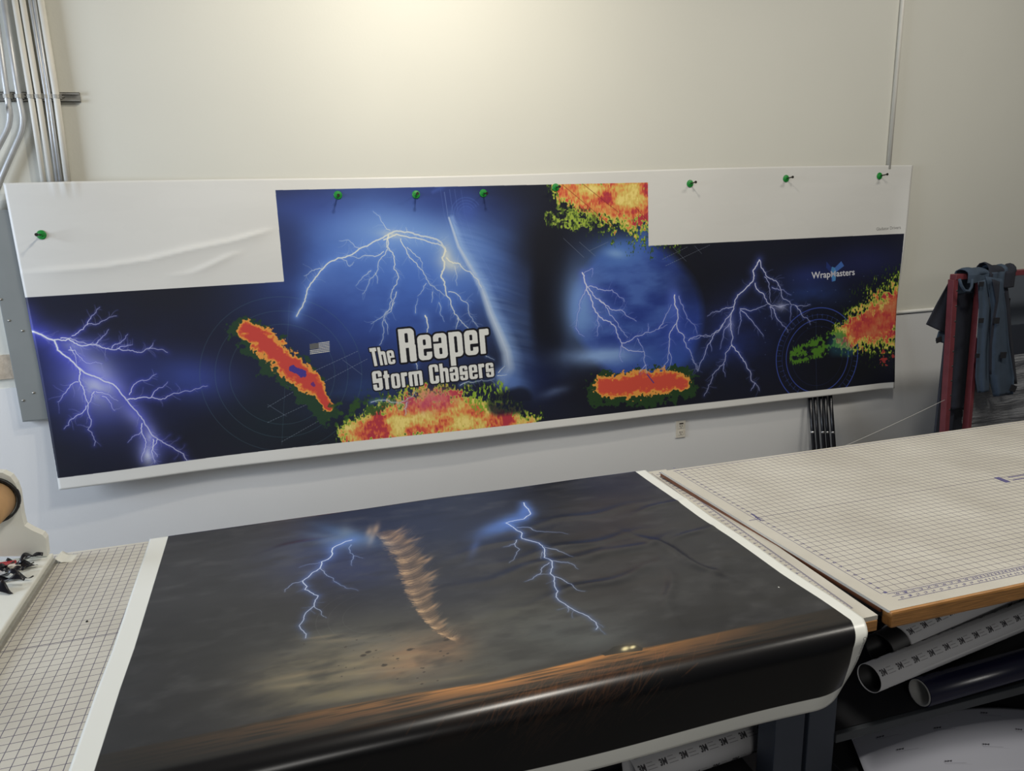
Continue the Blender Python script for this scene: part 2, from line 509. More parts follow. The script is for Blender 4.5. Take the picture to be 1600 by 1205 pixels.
M_beam = material('dark_grey_steel', (58, 62, 66), 0.5, vary=0.1, scale=8)
M_shelf = material('black_shelf', (26, 27, 30), 0.55, vary=0.1, scale=8)
M_navytube = material('navy_vinyl', (22, 24, 48), 0.25, vary=0.1, scale=6)
M_core = material('grey_core', (150, 150, 148), 0.7, vary=0.05)
M_ink = material('violet_ink', (92, 88, 132), 0.6, vary=0.1, scale=30)
M_tan = material('bare_gypsum', (182, 168, 148), 0.85, vary=0.25, scale=18, bump=0.3, bscale=40)
M_cord = material('white_cord', (196, 196, 190), 0.6)
M_black = material('black_plastic', (16, 16, 18), 0.5)


def mat_board(name, size_hint):
    """cutting board: off-white with one-inch ruled lines in the 'uv' map (metres)"""
    m = bpy.data.materials.new(name); m.use_nodes = True
    nt = m.node_tree; b = nt.nodes['Principled BSDF']; L = nt.links.new
    uv = nt.nodes.new('ShaderNodeUVMap'); uv.uv_map = 'uv'
    sp = nt.nodes.new('ShaderNodeSeparateXYZ'); L(uv.outputs['UV'], sp.inputs[0])

    def math_(op, a, b_=None):
        n = nt.nodes.new('ShaderNodeMath'); n.operation = op
        for i, v in enumerate((a, b_)):
            if v is None: continue
            if isinstance(v, (int, float)): n.inputs[i].default_value = v
            else: L(v, n.inputs[i])
        return n.outputs[0]

    def ruled(src, step, half):
        q = math_('MODULO', math_('ADD', math_('DIVIDE', src, step), 1000.5), 1.0)
        return math_('LESS_THAN', math_('ABSOLUTE', math_('SUBTRACT', q, 0.5)), half / step)
    inside = 1.0
    for src, lo, hi in ((sp.outputs[0], size_hint[0], size_hint[1]), (sp.outputs[1], size_hint[2], size_hint[3])):
        inside = math_('MULTIPLY', inside, math_('MULTIPLY', math_('GREATER_THAN', src, lo - 0.0007), math_('LESS_THAN', src, hi + 0.0007)))
    thin = math_('MAXIMUM', ruled(sp.outputs[0], 0.0254, 0.0009), ruled(sp.outputs[1], 0.0254, 0.0009))
    mid = (size_hint[2] + size_hint[3]) / 2
    heavy = ruled(math_('SUBTRACT', sp.outputs[1], size_hint[4]), 9.0, 0.0014)
    ink = math_('MULTIPLY', math_('MAXIMUM', math_('MULTIPLY', thin, 0.92), heavy), inside)
    nz = nt.nodes.new('ShaderNodeTexNoise'); nz.inputs['Scale'].default_value = 3.5; nz.inputs['Detail'].default_value = 6
    L(uv.outputs['UV'], nz.inputs['Vector'])
    cr = nt.nodes.new('ShaderNodeValToRGB')
    cr.color_ramp.elements[0].position = 0.32; cr.color_ramp.elements[0].color = (*srgb((190, 185, 173)), 1)
    cr.color_ramp.elements[1].position = 0.7; cr.color_ramp.elements[1].color = (*srgb((208, 204, 193)), 1)
    L(nz.outputs['Fac'], cr.inputs['Fac'])
    mx = nt.nodes.new('ShaderNodeMix'); mx.data_type = 'RGBA'
    L(ink, mx.inputs[0]); L(cr.outputs['Color'], mx.inputs[6]); mx.inputs[7].default_value = (*srgb((78, 72, 96)), 1)
    L(mx.outputs[2], b.inputs['Base Color'])
    b.inputs['Roughness'].default_value = 0.5; b.inputs['Specular IOR Level'].default_value = 0.3
    return m


# ------------------------------------------------------------------ setting
Z0 = CAMZ
WALL_Y = 4.14
bm = bmesh.new(); add_box(bm, (-6, WALL_Y, Z0 - 0.82), (7.5, WALL_Y + 0.15, 5.2))
wall = from_bm('wall_back', bm, M_wall); tag(wall, 'warm white painted wall behind the hung banner', kind='structure')
bm = bmesh.new(); add_box(bm, (-6, WALL_Y - 0.006, 0), (7.5, WALL_Y + 0.15, Z0 - 0.82))
o = from_bm('wall_back', bm, M_wall_low); tag(o, 'cooler white lower band of the back wall', kind='structure')
bm = bmesh.new(); add_box(bm, (-6, -4, -0.1), (7.5, WALL_Y + 0.15, 0))
o = from_bm('floor', bm, M_floor); tag(o, 'grey concrete floor', kind='structure')
o = box('trim_1', (-2.4, WALL_Y - 0.016, Z0 - 0.772), (-1.1, WALL_Y + 0.02, Z0 - 0.655), M_tan); tag(o, 'bare tan strip left in the wall paint behind the grey wireway', kind='structure')

# ------------------------------------------------------------------ banner geometry
B_TL, B_TR, B_BR, B_BL = (5, 288), (1426, 257), (1395, 606), (92, 766)


def banner_y(x, z):
    t = max(0.0, min(1.0, (-0.25 - x) / 0.95)); t = t * t * (3 - 2 * t)
    y = 4.118 - 0.04 * t
    d = max(0.0, min(1.0, (-0.55 - z) / 0.80))
    y -= 0.062 * d * d
    y += 0.004 * math.sin(2.1 * x + 3 * z + 1) * (0.3 + d) + 0.002 * math.sin(7 * x - 4 * z)
    return y


def banner_xz(px, py):
    y = 4.1
    for _ in range(6):
        p = at(px, py, y); y = banner_y(p.x, p.z - CAMZ)
    return p.x, p.z - CAMZ


BX0, BX1, BZ0, BZ1 = -1.26, 3.94, -1.40, 0.18
BW = 2600; BH = int(BW * (BZ1 - BZ0) / (BX1 - BX0))


def b_map(px, py):
    x, z = banner_xz(px, py)
    return ((x - BX0) / (BX1 - BX0) * BW, (BZ1 - z) / (BZ1 - BZ0) * BH)


def paint_banner():
    c = Canvas(BW, BH, (26, 28, 40), b_map)
    h, w = BH, BW
    n1 = fbm(h, w, 90, 160, 5, 3); n2 = fbm(h, w, 40, 90, 5, 9); n3 = fbm(h, w, 260, 420, 4, 21)
    soft = np.clip(n1 * 1.6 - 0.15, 0.2, 1.2)
    c.a += ((n3 - 0.5) * 0.06)[..., None] * np.array([.6, .7, 1.3], np.float32)
    NV = (40, 58, 128); BL = (72, 108, 190); LB = (122, 164, 224)
    # left section haze
    c.glow((180, 590), (330, 590), (180, 690), (36, 48, 120), .75, noise=soft)
    c.glow((300, 590), (380, 600), (300, 630), (66, 84, 170), .75)
    c.glow((140, 600), (210, 640), (120, 660), (90, 100, 210), .75)
    c.glow((235, 700), (262, 705), (235, 730), (90, 100, 210), .6)
    c.glow((60, 525), (90, 540), (55, 550), (60, 70, 160), .6)
    c.glow((450, 655), (560, 655), (450, 700), (22, 40, 46), .7, noise=soft)
    # centre storm
    c.glow((600, 430), (800, 430), (600, 600), (46, 70, 152), .97, 3)
    c.glow((610, 400), (770, 405), (600, 500), (84, 126, 208), .95, noise=soft)
    c.glow((660, 380), (760, 400), (650, 440), (104, 150, 226), .7)
    c.glow((520, 345), (640, 375), (510, 372), BL, .55)
    c.glow((500, 460), (560, 480), (495, 480), BL, .6, noise=soft)
    c.glow((630, 368), (730, 380), (625, 410), (150, 190, 240), .8)
    c.glow((705, 405), (740, 420), (690, 450), (160, 196, 240), .7)
    c.glow((650, 440), (760, 450), (650, 530), (92, 134, 212), .7, noise=soft)
    c.glow((540, 455), (600, 480), (530, 480), (88, 122, 196), .6, noise=soft)
    c.glow((450, 400), (480, 400), (450, 470), (30, 38, 78), .5)
    c.glow((660, 450), (740, 470), (650, 520), (70, 110, 205), .7, noise=soft)
    c.glow((690, 310), (790, 330), (690, 350), (48, 66, 136), .7)
    c.glow((480, 320), (560, 320), (480, 350), (48, 66, 140), .5)
    c.glow((560, 625), (640, 620), (560, 660), (60, 96, 170), .7, noise=soft)
    c.glow((760, 640), (850, 640), (760, 665), (50, 70, 130), .7, noise=soft)
    c.glow((845, 560), (905, 560), (845, 680), (22, 24, 36), .8)
    # tornado: sunlit left edge with streaks trailing right
    edge = [(694, 300), (700, 340), (715, 385), (735, 420), (752, 452), (765, 490), (778, 520), (790, 550), (794, 575), (786, 590)]
    EP = c.P(edge + [(786, 640)]); ex = np.interp(np.arange(h), EP[:, 1], EP[:, 0])[:, None]
    dd = c.xx - ex; env_y = np.clip((c.yy - c.P([(720, 320)])[0, 1]) / 90, 0, 1) * np.clip((c.P([(800, 612)])[0, 1] - c.yy) / 40, 0, 1)
    nzt = fbm(h, w, 9, 150, 4, 51); nzb = fbm(h, w, 40, 120, 4, 52)
    vi = np.clip(c.yy - dd * .22 - dd * dd * .0012, 0, h - 1).astype(int); ui = np.clip(dd + 200, 0, w - 1).astype(int)
    st = nzt[vi, ui]; sbk = nzb[vi, ui]
    right = np.clip(dd / 3, 0, 1) * env_y
    c.blend(right * np.exp(-np.clip(dd, 0, None) / 120) * np.clip(.35 + sbk * .9, 0, 1) * .9, (92, 128, 200))
    c.blend(right * np.exp(-np.clip(dd, 0, None) / 40) * np.clip(st * 1.8 - .35, 0, 1) * .75, (150, 182, 232))
    c.blend(np.clip(-dd / 3, 0, 1) * env_y * np.exp(np.clip(dd, None, 0) / 22) * .35, (110, 150, 220))
    f = c.chain([(x + 6, y, 6 + 2.4 * i) for i, (x, y) in enumerate(edge[1:])]); c.blend(np.clip(f, 0, 1) ** 1.1 * .8, (150, 184, 234))
    f = c.chain([(x + 1, y, 2 + 1.3 * i) for i, (x, y) in enumerate(edge[1:])]); c.blend(np.clip(f, 0, 1) ** .8 * .8, (214, 226, 238))
    c.line(edge, 1.2, (160, 185, 235), .5)
    for k, (dx, al) in enumerate(((8, .3), (16, .25), (26, .2), (-6, .2))):
        c.line([(x + dx, y - 4) for x, y in edge[:5]], 1.5, (120, 150, 220), al)
    f = c.chain([(690, 292, 7), (676, 300, 4)]); c.blend(np.clip(f, 0, 1) * .3, (90, 120, 210))
    for r in (.5, .7, .9, 1.1): c.ring((728, 333), (748, 340), r, 2.0, (92, 124, 205), .32, 100, 330)
    c.glow((730, 328), (748, 333), (726, 352), (70, 96, 180), .6)
    c.glow((858, 470), (888, 470), (858, 600), (20, 22, 32), .95, 6)
    c.glow((855, 380), (905, 372), (858, 440), (26, 28, 38), .9, 3)
    c.glow((840, 590), (880, 600), (836, 635), (26, 36, 78), .7)
    c.glow((800, 596), (832, 606), (800, 615), (92, 124, 190), .8)
    c.glow((868, 612), (890, 606), (868, 620), (140, 166, 214), .75, noise=soft)
    # clearing to the right of the funnel
    disc = c.chain([(988, 478, 98), (1008, 500, 98)])
    dm = np.clip(disc * 7, 0, 1)
    c.blend(dm * .97, (44, 66, 146))
    c.blend(np.clip(disc * 4, 0, 1) * np.clip(n2 * 2.4 - .8, 0, 1) * .6, (96, 134, 208))
    c.glow((965, 392), (1010, 385), (968, 420), (84, 126, 200), .95)
    c.glow((962, 396), (980, 398), (962, 404), (150, 186, 230), .6)
    c.glow((1005, 372), (1018, 370), (1005, 395), (78, 118, 200), .8)
    c.glow((908, 470), (940, 470), (908, 530), (124, 162, 224), .95)
    c.glow((905, 500), (922, 505), (905, 530), (120, 160, 220), .6)
    c.glow((945, 556), (1010, 554), (945, 571), (140, 172, 222), .95, noise=soft + .2)
    c.glow((1040, 560), (1100, 560), (1040, 580), (60, 92, 170), .85)
    c.glow((1060, 520), (1100, 520), (1060, 570), (50, 72, 160), .7)
    c.glow((1052, 470), (1064, 470), (1052, 510), (90, 120, 220), .7)
    c.glow((1098, 440), (1150, 440), (1098, 480), (24, 26, 36), .6)
    c.glow((1145, 530), (1200, 530), (1145, 580), (50, 70, 160), .8, noise=soft)
    c.glow((1200, 500), (1260, 500), (1200, 560), (40, 54, 120), .6, noise=soft)
    c.glow((1260, 460), (1320, 455), (1260, 485), (52, 76, 146), .8, noise=soft)
    c.glow((1265, 430), (1310, 424), (1265, 450), (50, 66, 140), .6)
    c.glow((1350, 410), (1420, 405), (1350, 440), (40, 46, 96), .7)
    c.glow((1335, 580), (1380, 580), (1335, 602), (24, 26, 28), .7)
    # radar rings and map grid
    for fr in (1, .82, .65): c.ring((442, 585), (314, 559), fr, 1.2, (84, 120, 130), .38)
    c.line([(452, 470), (440, 695)], 1.0, (90, 120, 130), .35)
    for a, b in (((490, 580), (560, 548)), ((505, 597), (575, 560)), ((418, 636), (470, 605)), ((418, 660), (500, 622)), ((440, 690), (520, 645)), ((1035, 405), (1075, 385)), ((1040, 415), (1110, 382))):
        c.line([a, b], 1.3, (170, 180, 190), .5, dash=7)
    for a, b in (((535, 562), (565, 585)), ((418, 632), (447, 650)), ((447, 602), (470, 612)), ((1050, 385), (1072, 408)), ((1085, 384), (1096, 396)), ((880, 372), (912, 402)), ((905, 378), (930, 400)), ((920, 392), (950, 378))):
        c.line([a, b], 1.2, (160, 170, 185), .4)
    for fr, al, wd in ((1, .8, 3.2), (.86, .45, 1.4), (.76, .75, 3.0), (.62, .25, 1)): c.ring((1277, 556), (1340, 549), fr, wd, (70, 92, 190), al)
    for k in range(48):
        a = 2 * math.pi * k / 48; ct = np.array([1277, 556]); e = np.array([math.cos(a) * 63, math.sin(a) * 66])
        c.line([tuple(ct + e * .90), tuple(ct + e)], 1.3, (80, 110, 200), .5)
    c.line([(1275, 500), (1276, 610)], 1.2, (80, 100, 150), .4)
    rg = random.Random(4)
    for i in range(9):
        for j in range(7): c.line([(1195 + i * 22, 440 + j * 19 - i * 1.2), (1196 + i * 22, 440 + j * 19 - i * 1.2)], 1.6, (120, 146, 200), .5)

    # radar echoes
    spk = fbm(h, w, 7, 7, 3, 99); sp = fbm(h, w, 14, 14, 4, 77); sv = fbm(h, w, 9, 4, 3, 91); sb = fbm(h, w, 46, 70, 4, 33)

    def echo(f, stops, k=.9, nz=sp):
        g = f + (nz - .5) * k + (spk - .5) * .55
        for th, rgb in stops:
            c.blend(np.clip((g - th) * 14, 0, 1), rgb)
    k2 = 1 / 4.635
    q = lambda x, y, r: (300 + x * k2, 460 + y * k2, r * k2)
    f = c.chain([q(360, 240, 120), q(470, 330, 150), q(620, 470, 160), q(760, 590, 140), q(880, 720, 130), q(960, 850, 100)])
    echo(f, [(.12, (38, 66, 46))], 1.0, fbm(h, w, 20, 20, 3, 5))
    f = c.chain([q(390, 245, 75), q(500, 320, 110), q(620, 430, 105), q(750, 550, 100), q(860, 640, 95), q(920, 690, 50), q(985, 820, 42)])
    echo(f, [(.06, (236, 156, 70)), (.30, (222, 98, 58)), (.44, (206, 72, 62))], .75)
    f = c.chain([q(730, 540, 34), q(800, 575, 40)]); echo(f, [(.3, (70, 56, 140))], .9)
    f = c.chain([q(870, 650, 24), q(880, 660, 20)]); echo(f, [(.4, (110, 50, 120))], .9)
    k3 = 1 / 3.0125
    q4 = lambda x, y, r: (780 + x * k3, 260 + y * k3, r * k3)
    f = c.chain([q4(470, 1050, 75), q4(660, 1045, 95), q4(860, 1020, 75)]); echo(f, [(.12, (40, 66, 38))], 1.0, fbm(h, w, 20, 20, 3, 6))
    f = c.chain([q4(490, 1035, 48), q4(640, 1025, 66), q4(760, 1010, 60), q4(870, 1018, 34)])
    echo(f, [(.06, (236, 160, 74)), (.32, (226, 104, 60)), (.46, (214, 82, 64))], .8)
    c.line([(1011, 585), (1021, 598)], 3, (60, 60, 150), .9)

    def storm(f, seed, pink=None):
        big = fbm(h, w, 34, 46, 4, seed); sg = (sv - .5) * .75 + (sp - .5) * .7
        g = f + sg
        c.blend(np.clip((f + (sv - .5) * 1.5 + .12) * 8, 0, 1) * np.clip((sp - .42) * 9, 0, 1) * .85, (56, 84, 30))
        g = g + (spk - .5) * .5
        c.blend(np.clip((g - .06) * 12, 0, 1), (146, 176, 60))
        c.blend(np.clip((g - .20) * 10, 0, 1), (228, 200, 104))
        warm = np.clip((g - .30) * 8, 0, 1); v = big + (sv - .5) * .35
        c.blend(warm * np.clip((v - .36) * 7, 0, 1), (230, 146, 80))
        c.blend(warm * np.clip((v - .50) * 8, 0, 1), (218, 96, 66))
        c.blend(warm * np.clip((v - .62) * 10, 0, 1), (184, 58, 70))
        c.blend(warm * np.clip((.34 - v) * 9, 0, 1), (246, 222, 130))
    f = c.chain([q4(300, 110, 60), q4(420, 150, 100), q4(580, 150, 150), q4(780, 170, 160)])
    storm(np.minimum(f, 1), 61)
    f = c.chain([q4(250, 240, 36), q4(330, 245, 50), q4(430, 250, 40)])
    g = f + (sv - .5) * .8 + (sp - .5) * .8
    c.blend(np.clip(g * 8, 0, 1) * np.clip((sp - .44) * 8, 0, 1) * np.clip((spk - .33) * 9, 0, 1), (164, 186, 72))
    c.blend(np.clip(g * 6 + .6, 0, 1) * np.clip((sv - .55) * 9, 0, 1) * .7, (60, 84, 34))
    for a, b in (((290, 80), (540, 290)), ((390, 80), (560, 215)), ((640, 190), (700, 260))):
        c.line([(780 + a[0] * k3, 260 + a[1] * k3), (780 + b[0] * k3, 260 + b[1] * k3)], 1.6, (120, 50, 30), .6)
    q3 = lambda x, y, r: (420 + x * k3, 260 + y * k3, r * k3)
    f = c.chain([q3(400, 1260, 80), q3(560, 1210, 120), q3(720, 1170, 140), q3(880, 1170, 140), q3(1040, 1190, 90), q3(1210, 1250, 90)])
    storm(np.minimum(f, 1), 67)
    c.glow((675, 625), (715, 620), (675, 645), (208, 96, 120), .75, 3, noise=np.clip(sp * 1.8, 0, 1))
    f = c.chain([q3(990, 1100, 60), q3(1080, 1060, 50)]); g = f + (sp - .5) * 1.4
    c.blend(np.clip(g * 6, 0, 1) * np.clip((sv - .45) * 7, 0, 1), (140, 176, 56))
    f = c.chain([q3(1080, 1120, 60), q3(1180, 1100, 70)]); c.blend(np.clip(f * 3, 0, 1) * np.clip((n2 - .3) * 4, 0, 1) * .8, (24, 28, 44))
    f = c.chain([q3(330, 1160, 60), q3(420, 1130, 60), q3(560, 1110, 40)])
    c.blend(np.clip((f + (sv - .5)) * 6, 0, 1) * np.clip((sp - .5) * 9, 0, 1) * .9, (50, 84, 40))
    q5 = lambda x, y, r: (1080 + x * k3, 240 + y * k3, r * k3)
    f = c.chain([q5(1010, 720, 125), q5(900, 780, 125), q5(790, 830, 90), q5(720, 855, 60)])
    storm(f, 71)
    c.blend(np.clip((c.chain([q5(980, 700, 40), q5(900, 790, 70), q5(780, 835, 34)]) + (sp - .5) * 1.6 + (spk - .5)) * 4, 0, 1) * .6, (198, 74, 68))
    f = c.chain([q5(700, 870, 40), q5(610, 905, 44), q5(500, 950, 40)])
    c.blend(np.clip((f + (sv - .5) * .8) * 5, 0, 1) * np.clip((sp - .42) * 9, 0, 1) * .85, (92, 148, 44))
    c.blend(np.clip((c.chain([q5(690, 900, 60), q5(740, 930, 30)])) * 2, 0, 1) * .35, (60, 130, 150))
    for (x, y, r) in ((905, 975, 18), (945, 950, 10), (900, 930, 9)): c.blend(np.clip((c.chain([q5(x, y, r), q5(x + 1, y, r)]) + (sp - .5) * 2 + (spk - .5) * 2.5 - .2) * 5, 0, 1) * .8, (190, 66, 60))

    # lightning
    L7 = lambda s: [(x / 4.017, 400 + y / 4.017) for x, y in s]
    L3 = lambda s: [(420 + x * k3, 260 + y * k3) for x, y in s]
    L4 = lambda s: [(780 + x * k3, 260 + y * k3) for x, y in s]
    L5 = lambda s: [(1080 + x * k3, 240 + y * k3) for x, y in s]
    c.bolt(L7([(135, 360), (160, 410), (190, 470), (270, 500), (340, 530), (360, 590), (430, 640), (490, 700), (560, 745), (620, 765), (700, 800), (745, 840), (800, 910), (840, 960), (885, 1010), (910, 1060), (950, 1120), (985, 1145), (1040, 1180), (1100, 1215), (1150, 1240), (1172, 1285)]), 3.6, 1.6, 16, .95, .08, 2, 1, twigs=26)
    for s, a0, a1, g, tw in (
        ([(340, 525), (430, 520), (480, 550), (560, 555), (640, 575), (690, 585), (740, 580), (800, 590), (860, 605), (920, 580), (970, 580), (1050, 605)], 2.2, 1.0, 10, 16),
        ([(380, 515), (440, 515), (500, 540), (580, 545), (640, 570)], 1.6, .8, 10, 10),
        ([(450, 500), (520, 460), (545, 430), (600, 430), (660, 400), (730, 375)], 1.2, .7, 5, 4),
        ([(545, 430), (570, 380), (625, 320)], 1, .6, 4, 2), ([(600, 550), (640, 510), (680, 460)], 1, .6, 4, 2),
        ([(700, 580), (760, 540), (800, 490)], 1, .6, 4, 2), ([(740, 580), (800, 560), (830, 555)], 1, .6, 5, 3), ([(930, 580), (960, 545)], .8, .5, 3, 0),
        ([(490, 700), (495, 780), (520, 830), (540, 900), (550, 960), (570, 1050), (550, 1090), (590, 1190)], 2.0, .9, 8, 8),
        ([(540, 940), (480, 1000), (430, 1060), (400, 1085)], 1.2, .6, 5, 4), ([(490, 790), (430, 830), (390, 880), (360, 915)], 1.2, .6, 5, 4),
        ([(430, 590), (470, 590), (510, 640), (560, 675), (640, 675)], 1.2, .6, 5, 3), ([(440, 570), (470, 620), (480, 690)], 1.2, .8, 6, 2),
        ([(590, 850), (570, 900), (550, 960)], 1.4, 1, 6, 3),
        ([(800, 900), (870, 890), (950, 885), (1010, 900), (1090, 860), (1205, 845), (1300, 815)], 1.8, .8, 7, 6),
        ([(810, 870), (850, 800), (940, 770), (980, 740)], 1.2, .6, 5, 3), ([(950, 885), (990, 830), (1050, 790)], 1.0, .6, 4, 1),
        ([(600, 850), (680, 870), (740, 910)], 1.0, .6, 5, 2), ([(640, 880), (690, 920), (720, 970)], 1.0, .6, 5, 1),
        ([(890, 1050), (900, 1130), (905, 1210), (890, 1290)], 1.6, .9, 8, 4), ([(960, 1150), (950, 1230), (970, 1300)], 1.6, .9, 8, 5),
        ([(890, 1100), (840, 1130), (800, 1170)], .8, .5, 3, 0), ([(985, 1150), (965, 1190), (985, 1260)], 1.2, .8, 6, 3)):
        c.bolt(L7(s), a0, a1, g, .75, .16, 2, 3, twigs=tw)
    c.glow((150, 596), (180, 606), (146, 630), (226, 230, 240), .95, 1.5); c.glow((128, 560), (160, 590), (122, 572), (150, 156, 240), .6, 1.5); c.glow((210, 650), (236, 676), (200, 662), (170, 176, 244), .6, 1.5); c.glow((234, 682), (242, 686), (233, 694), (225, 228, 240), .8, 1.4)
    c.glow((168, 600), (186, 606), (166, 608), (222, 228, 236), .7, 1.5); c.glow((231, 710), (243, 712), (231, 728), (225, 230, 245), .9, 1.5)
    c.glow((118, 540), (140, 543), (117, 548), (205, 215, 236), .6, 1.4)
    c.flush((92, 98, 232), (246, 247, 248))
    # centre
    c.bolt(L3([(130, 705), (160, 650), (180, 580), (220, 520), (255, 480), (325, 430), (390, 415), (430, 385), (490, 355), (550, 325), (590, 305), (640, 310), (690, 320), (740, 330), (800, 350), (830, 385)]), 1.8, 4.5, 14, .85, .10, 2, 2, twigs=30)
    c.bolt(L3([(540, 345), (600, 318), (680, 335), (740, 350), (810, 370), (835, 400)]), 2.4, 3, 12, .8, .1, 2, 5, twigs=14)
    for s, a0, a1, g, tw in (
        ([(830, 390), (825, 470), (810, 520), (830, 570), (850, 620), (865, 670), (890, 710), (920, 745), (945, 778)], 4, 1.6, 10, 14),
        ([(835, 430), (880, 455), (900, 460), (960, 510), (1000, 570)], 3, 2, 12, 10),
        ([(845, 590), (900, 615), (930, 640), (940, 690), (960, 730), (985, 755)], 1.4, .8, 5, 8), ([(890, 710), (880, 765)], 1.6, 1, 4, 0),
        ([(560, 330), (560, 380), (590, 440), (610, 520), (580, 580), (580, 630), (545, 700), (540, 760), (520, 840)], 2.0, 1.1, 7, 14),
        ([(590, 640), (560, 680), (510, 720), (480, 740)], 1, .6, 4, 3), ([(600, 590), (575, 680), (550, 700)], 1.4, .8, 4, 3), ([(545, 720), (560, 790)], .8, .5, 3, 1),
        ([(620, 340), (650, 410), (700, 470), (740, 530), (790, 580), (830, 610)], 1.8, 1, 6, 12), ([(650, 380), (710, 430), (720, 480)], 1.2, .8, 4, 3), ([(740, 550), (700, 610)], .8, .5, 3, 1),
        ([(770, 590), (765, 640)], .8, .5, 3, 0), ([(555, 390), (520, 440), (490, 520), (460, 570), (440, 600)], 1.2, .6, 4, 5), ([(480, 490), (410, 560)], .8, .5, 3, 2), ([(500, 500), (510, 550)], .8, .5, 3, 0),
        ([(540, 400), (480, 420), (430, 430), (360, 430)], 1.4, .8, 5, 5), ([(250, 480), (200, 490), (165, 515)], 1, .6, 4, 2), ([(340, 430), (380, 470), (400, 450)], .7, .5, 3, 1),
        ([(570, 300), (530, 260), (490, 210)], 1, .5, 4, 2), ([(650, 310), (645, 285)], .8, .5, 3, 0), ([(430, 385), (380, 350), (330, 350)], .7, .4, 3, 2),
        ([(560, 320), (555, 360), (560, 395)], 3, 2, 9, 4), ([(875, 470), (885, 560)], .9, .5, 4, 1), ([(800, 640), (825, 730)], .7, .4, 3, 1), ([(690, 690), (700, 620)], .7, .4, 3, 0),
        ([(735, 702), (748, 745), (742, 785)], 3.4, 2.4, 8, 0),
        ([(690, 920), (700, 960)], 1.6, 1, 5, 0), ([(1000, 860), (1060, 910)], 1, .6, 4, 1), ([(480, 1110), (560, 1100), (640, 1105), (690, 1060)], 1, .7, 4, 3), ([(650, 1110), (640, 1170)], .9, .6, 3, 1),
        ([(1080, 970), (1110, 940)], 1.6, 1, 4, 1), ([(1075, 985), (1120, 980)], 1.2, .8, 4, 0), ([(900, 1030), (980, 1010), (1060, 1000)], 1.0, .6, 4, 5)):
        c.bolt(L3(s), a0, a1, g, .7, .16, 2, 6, twigs=tw)
    c.flush((116, 156, 232), (240, 240, 226))
    c.glow((698, 400), (708, 412), (694, 418), (240, 238, 214), .7, 1.4); c.glow((612, 366), (630, 368), (611, 372), (240, 238, 214), .6, 1.4)
    c.glow((706, 414), (724, 420), (702, 424), (236, 236, 216), .6, 1.4)
    # right hand side
    for s, a0, a1, g, tw in (
        ([(390, 500), (410, 560), (420, 600), (440, 660), (470, 705), (520, 730), (550, 780), (575, 830), (582, 850), (640, 870), (680, 870), (680, 910), (695, 970)], 3.2, 1.4, 8, 16),
        ([(410, 560), (440, 605), (470, 625), (500, 660), (520, 700), (560, 750), (580, 775), (605, 805)], 2, 1, 6, 8), ([(690, 935), (660, 972)], 1.2, .8, 4, 0),
        ([(420, 565), (480, 580), (530, 580), (560, 610), (590, 635)], 1.4, .8, 5, 6), ([(470, 630), (520, 670), (570, 675), (600, 705), (645, 728)], 1.8, 1, 5, 6),
        ([(405, 580), (375, 650), (360, 760)], 1.2, .7, 4, 5), ([(360, 760), (400, 800)], .6, .4, 3, 0), ([(465, 700), (470, 750), (460, 800)], 1, .6, 4, 4), ([(395, 505), (440, 480), (435, 520)], .7, .4, 3, 0),
        ([(575, 830), (640, 800), (700, 780), (750, 765), (790, 745)], 1.4, .9, 5, 6), ([(750, 765), (780, 710), (810, 650)], 1.3, 1, 4, 3), ([(700, 775), (700, 740)], .7, .4, 3, 1), ([(575, 840), (580, 920)], .8, .5, 3, 1), ([(650, 810), (680, 870)], 1, .7, 3, 1),
        ([(825, 605), (825, 650), (840, 700), (835, 740), (800, 790), (800, 840), (795, 910), (770, 950)], 3.4, 1.2, 9, 10), ([(800, 840), (790, 960)], 1.2, .7, 4, 1),
        ([(835, 745), (870, 800), (880, 850), (910, 900), (935, 960)], 2, 1, 6, 6), ([(845, 610), (870, 680), (910, 740), (930, 785)], 1, .6, 4, 3),
        ([(890, 820), (940, 795), (990, 795)], 1.2, .8, 4, 2)):
        c.bolt(L4(s), a0, a1, g, .7, .15, 2, 8, twigs=tw)
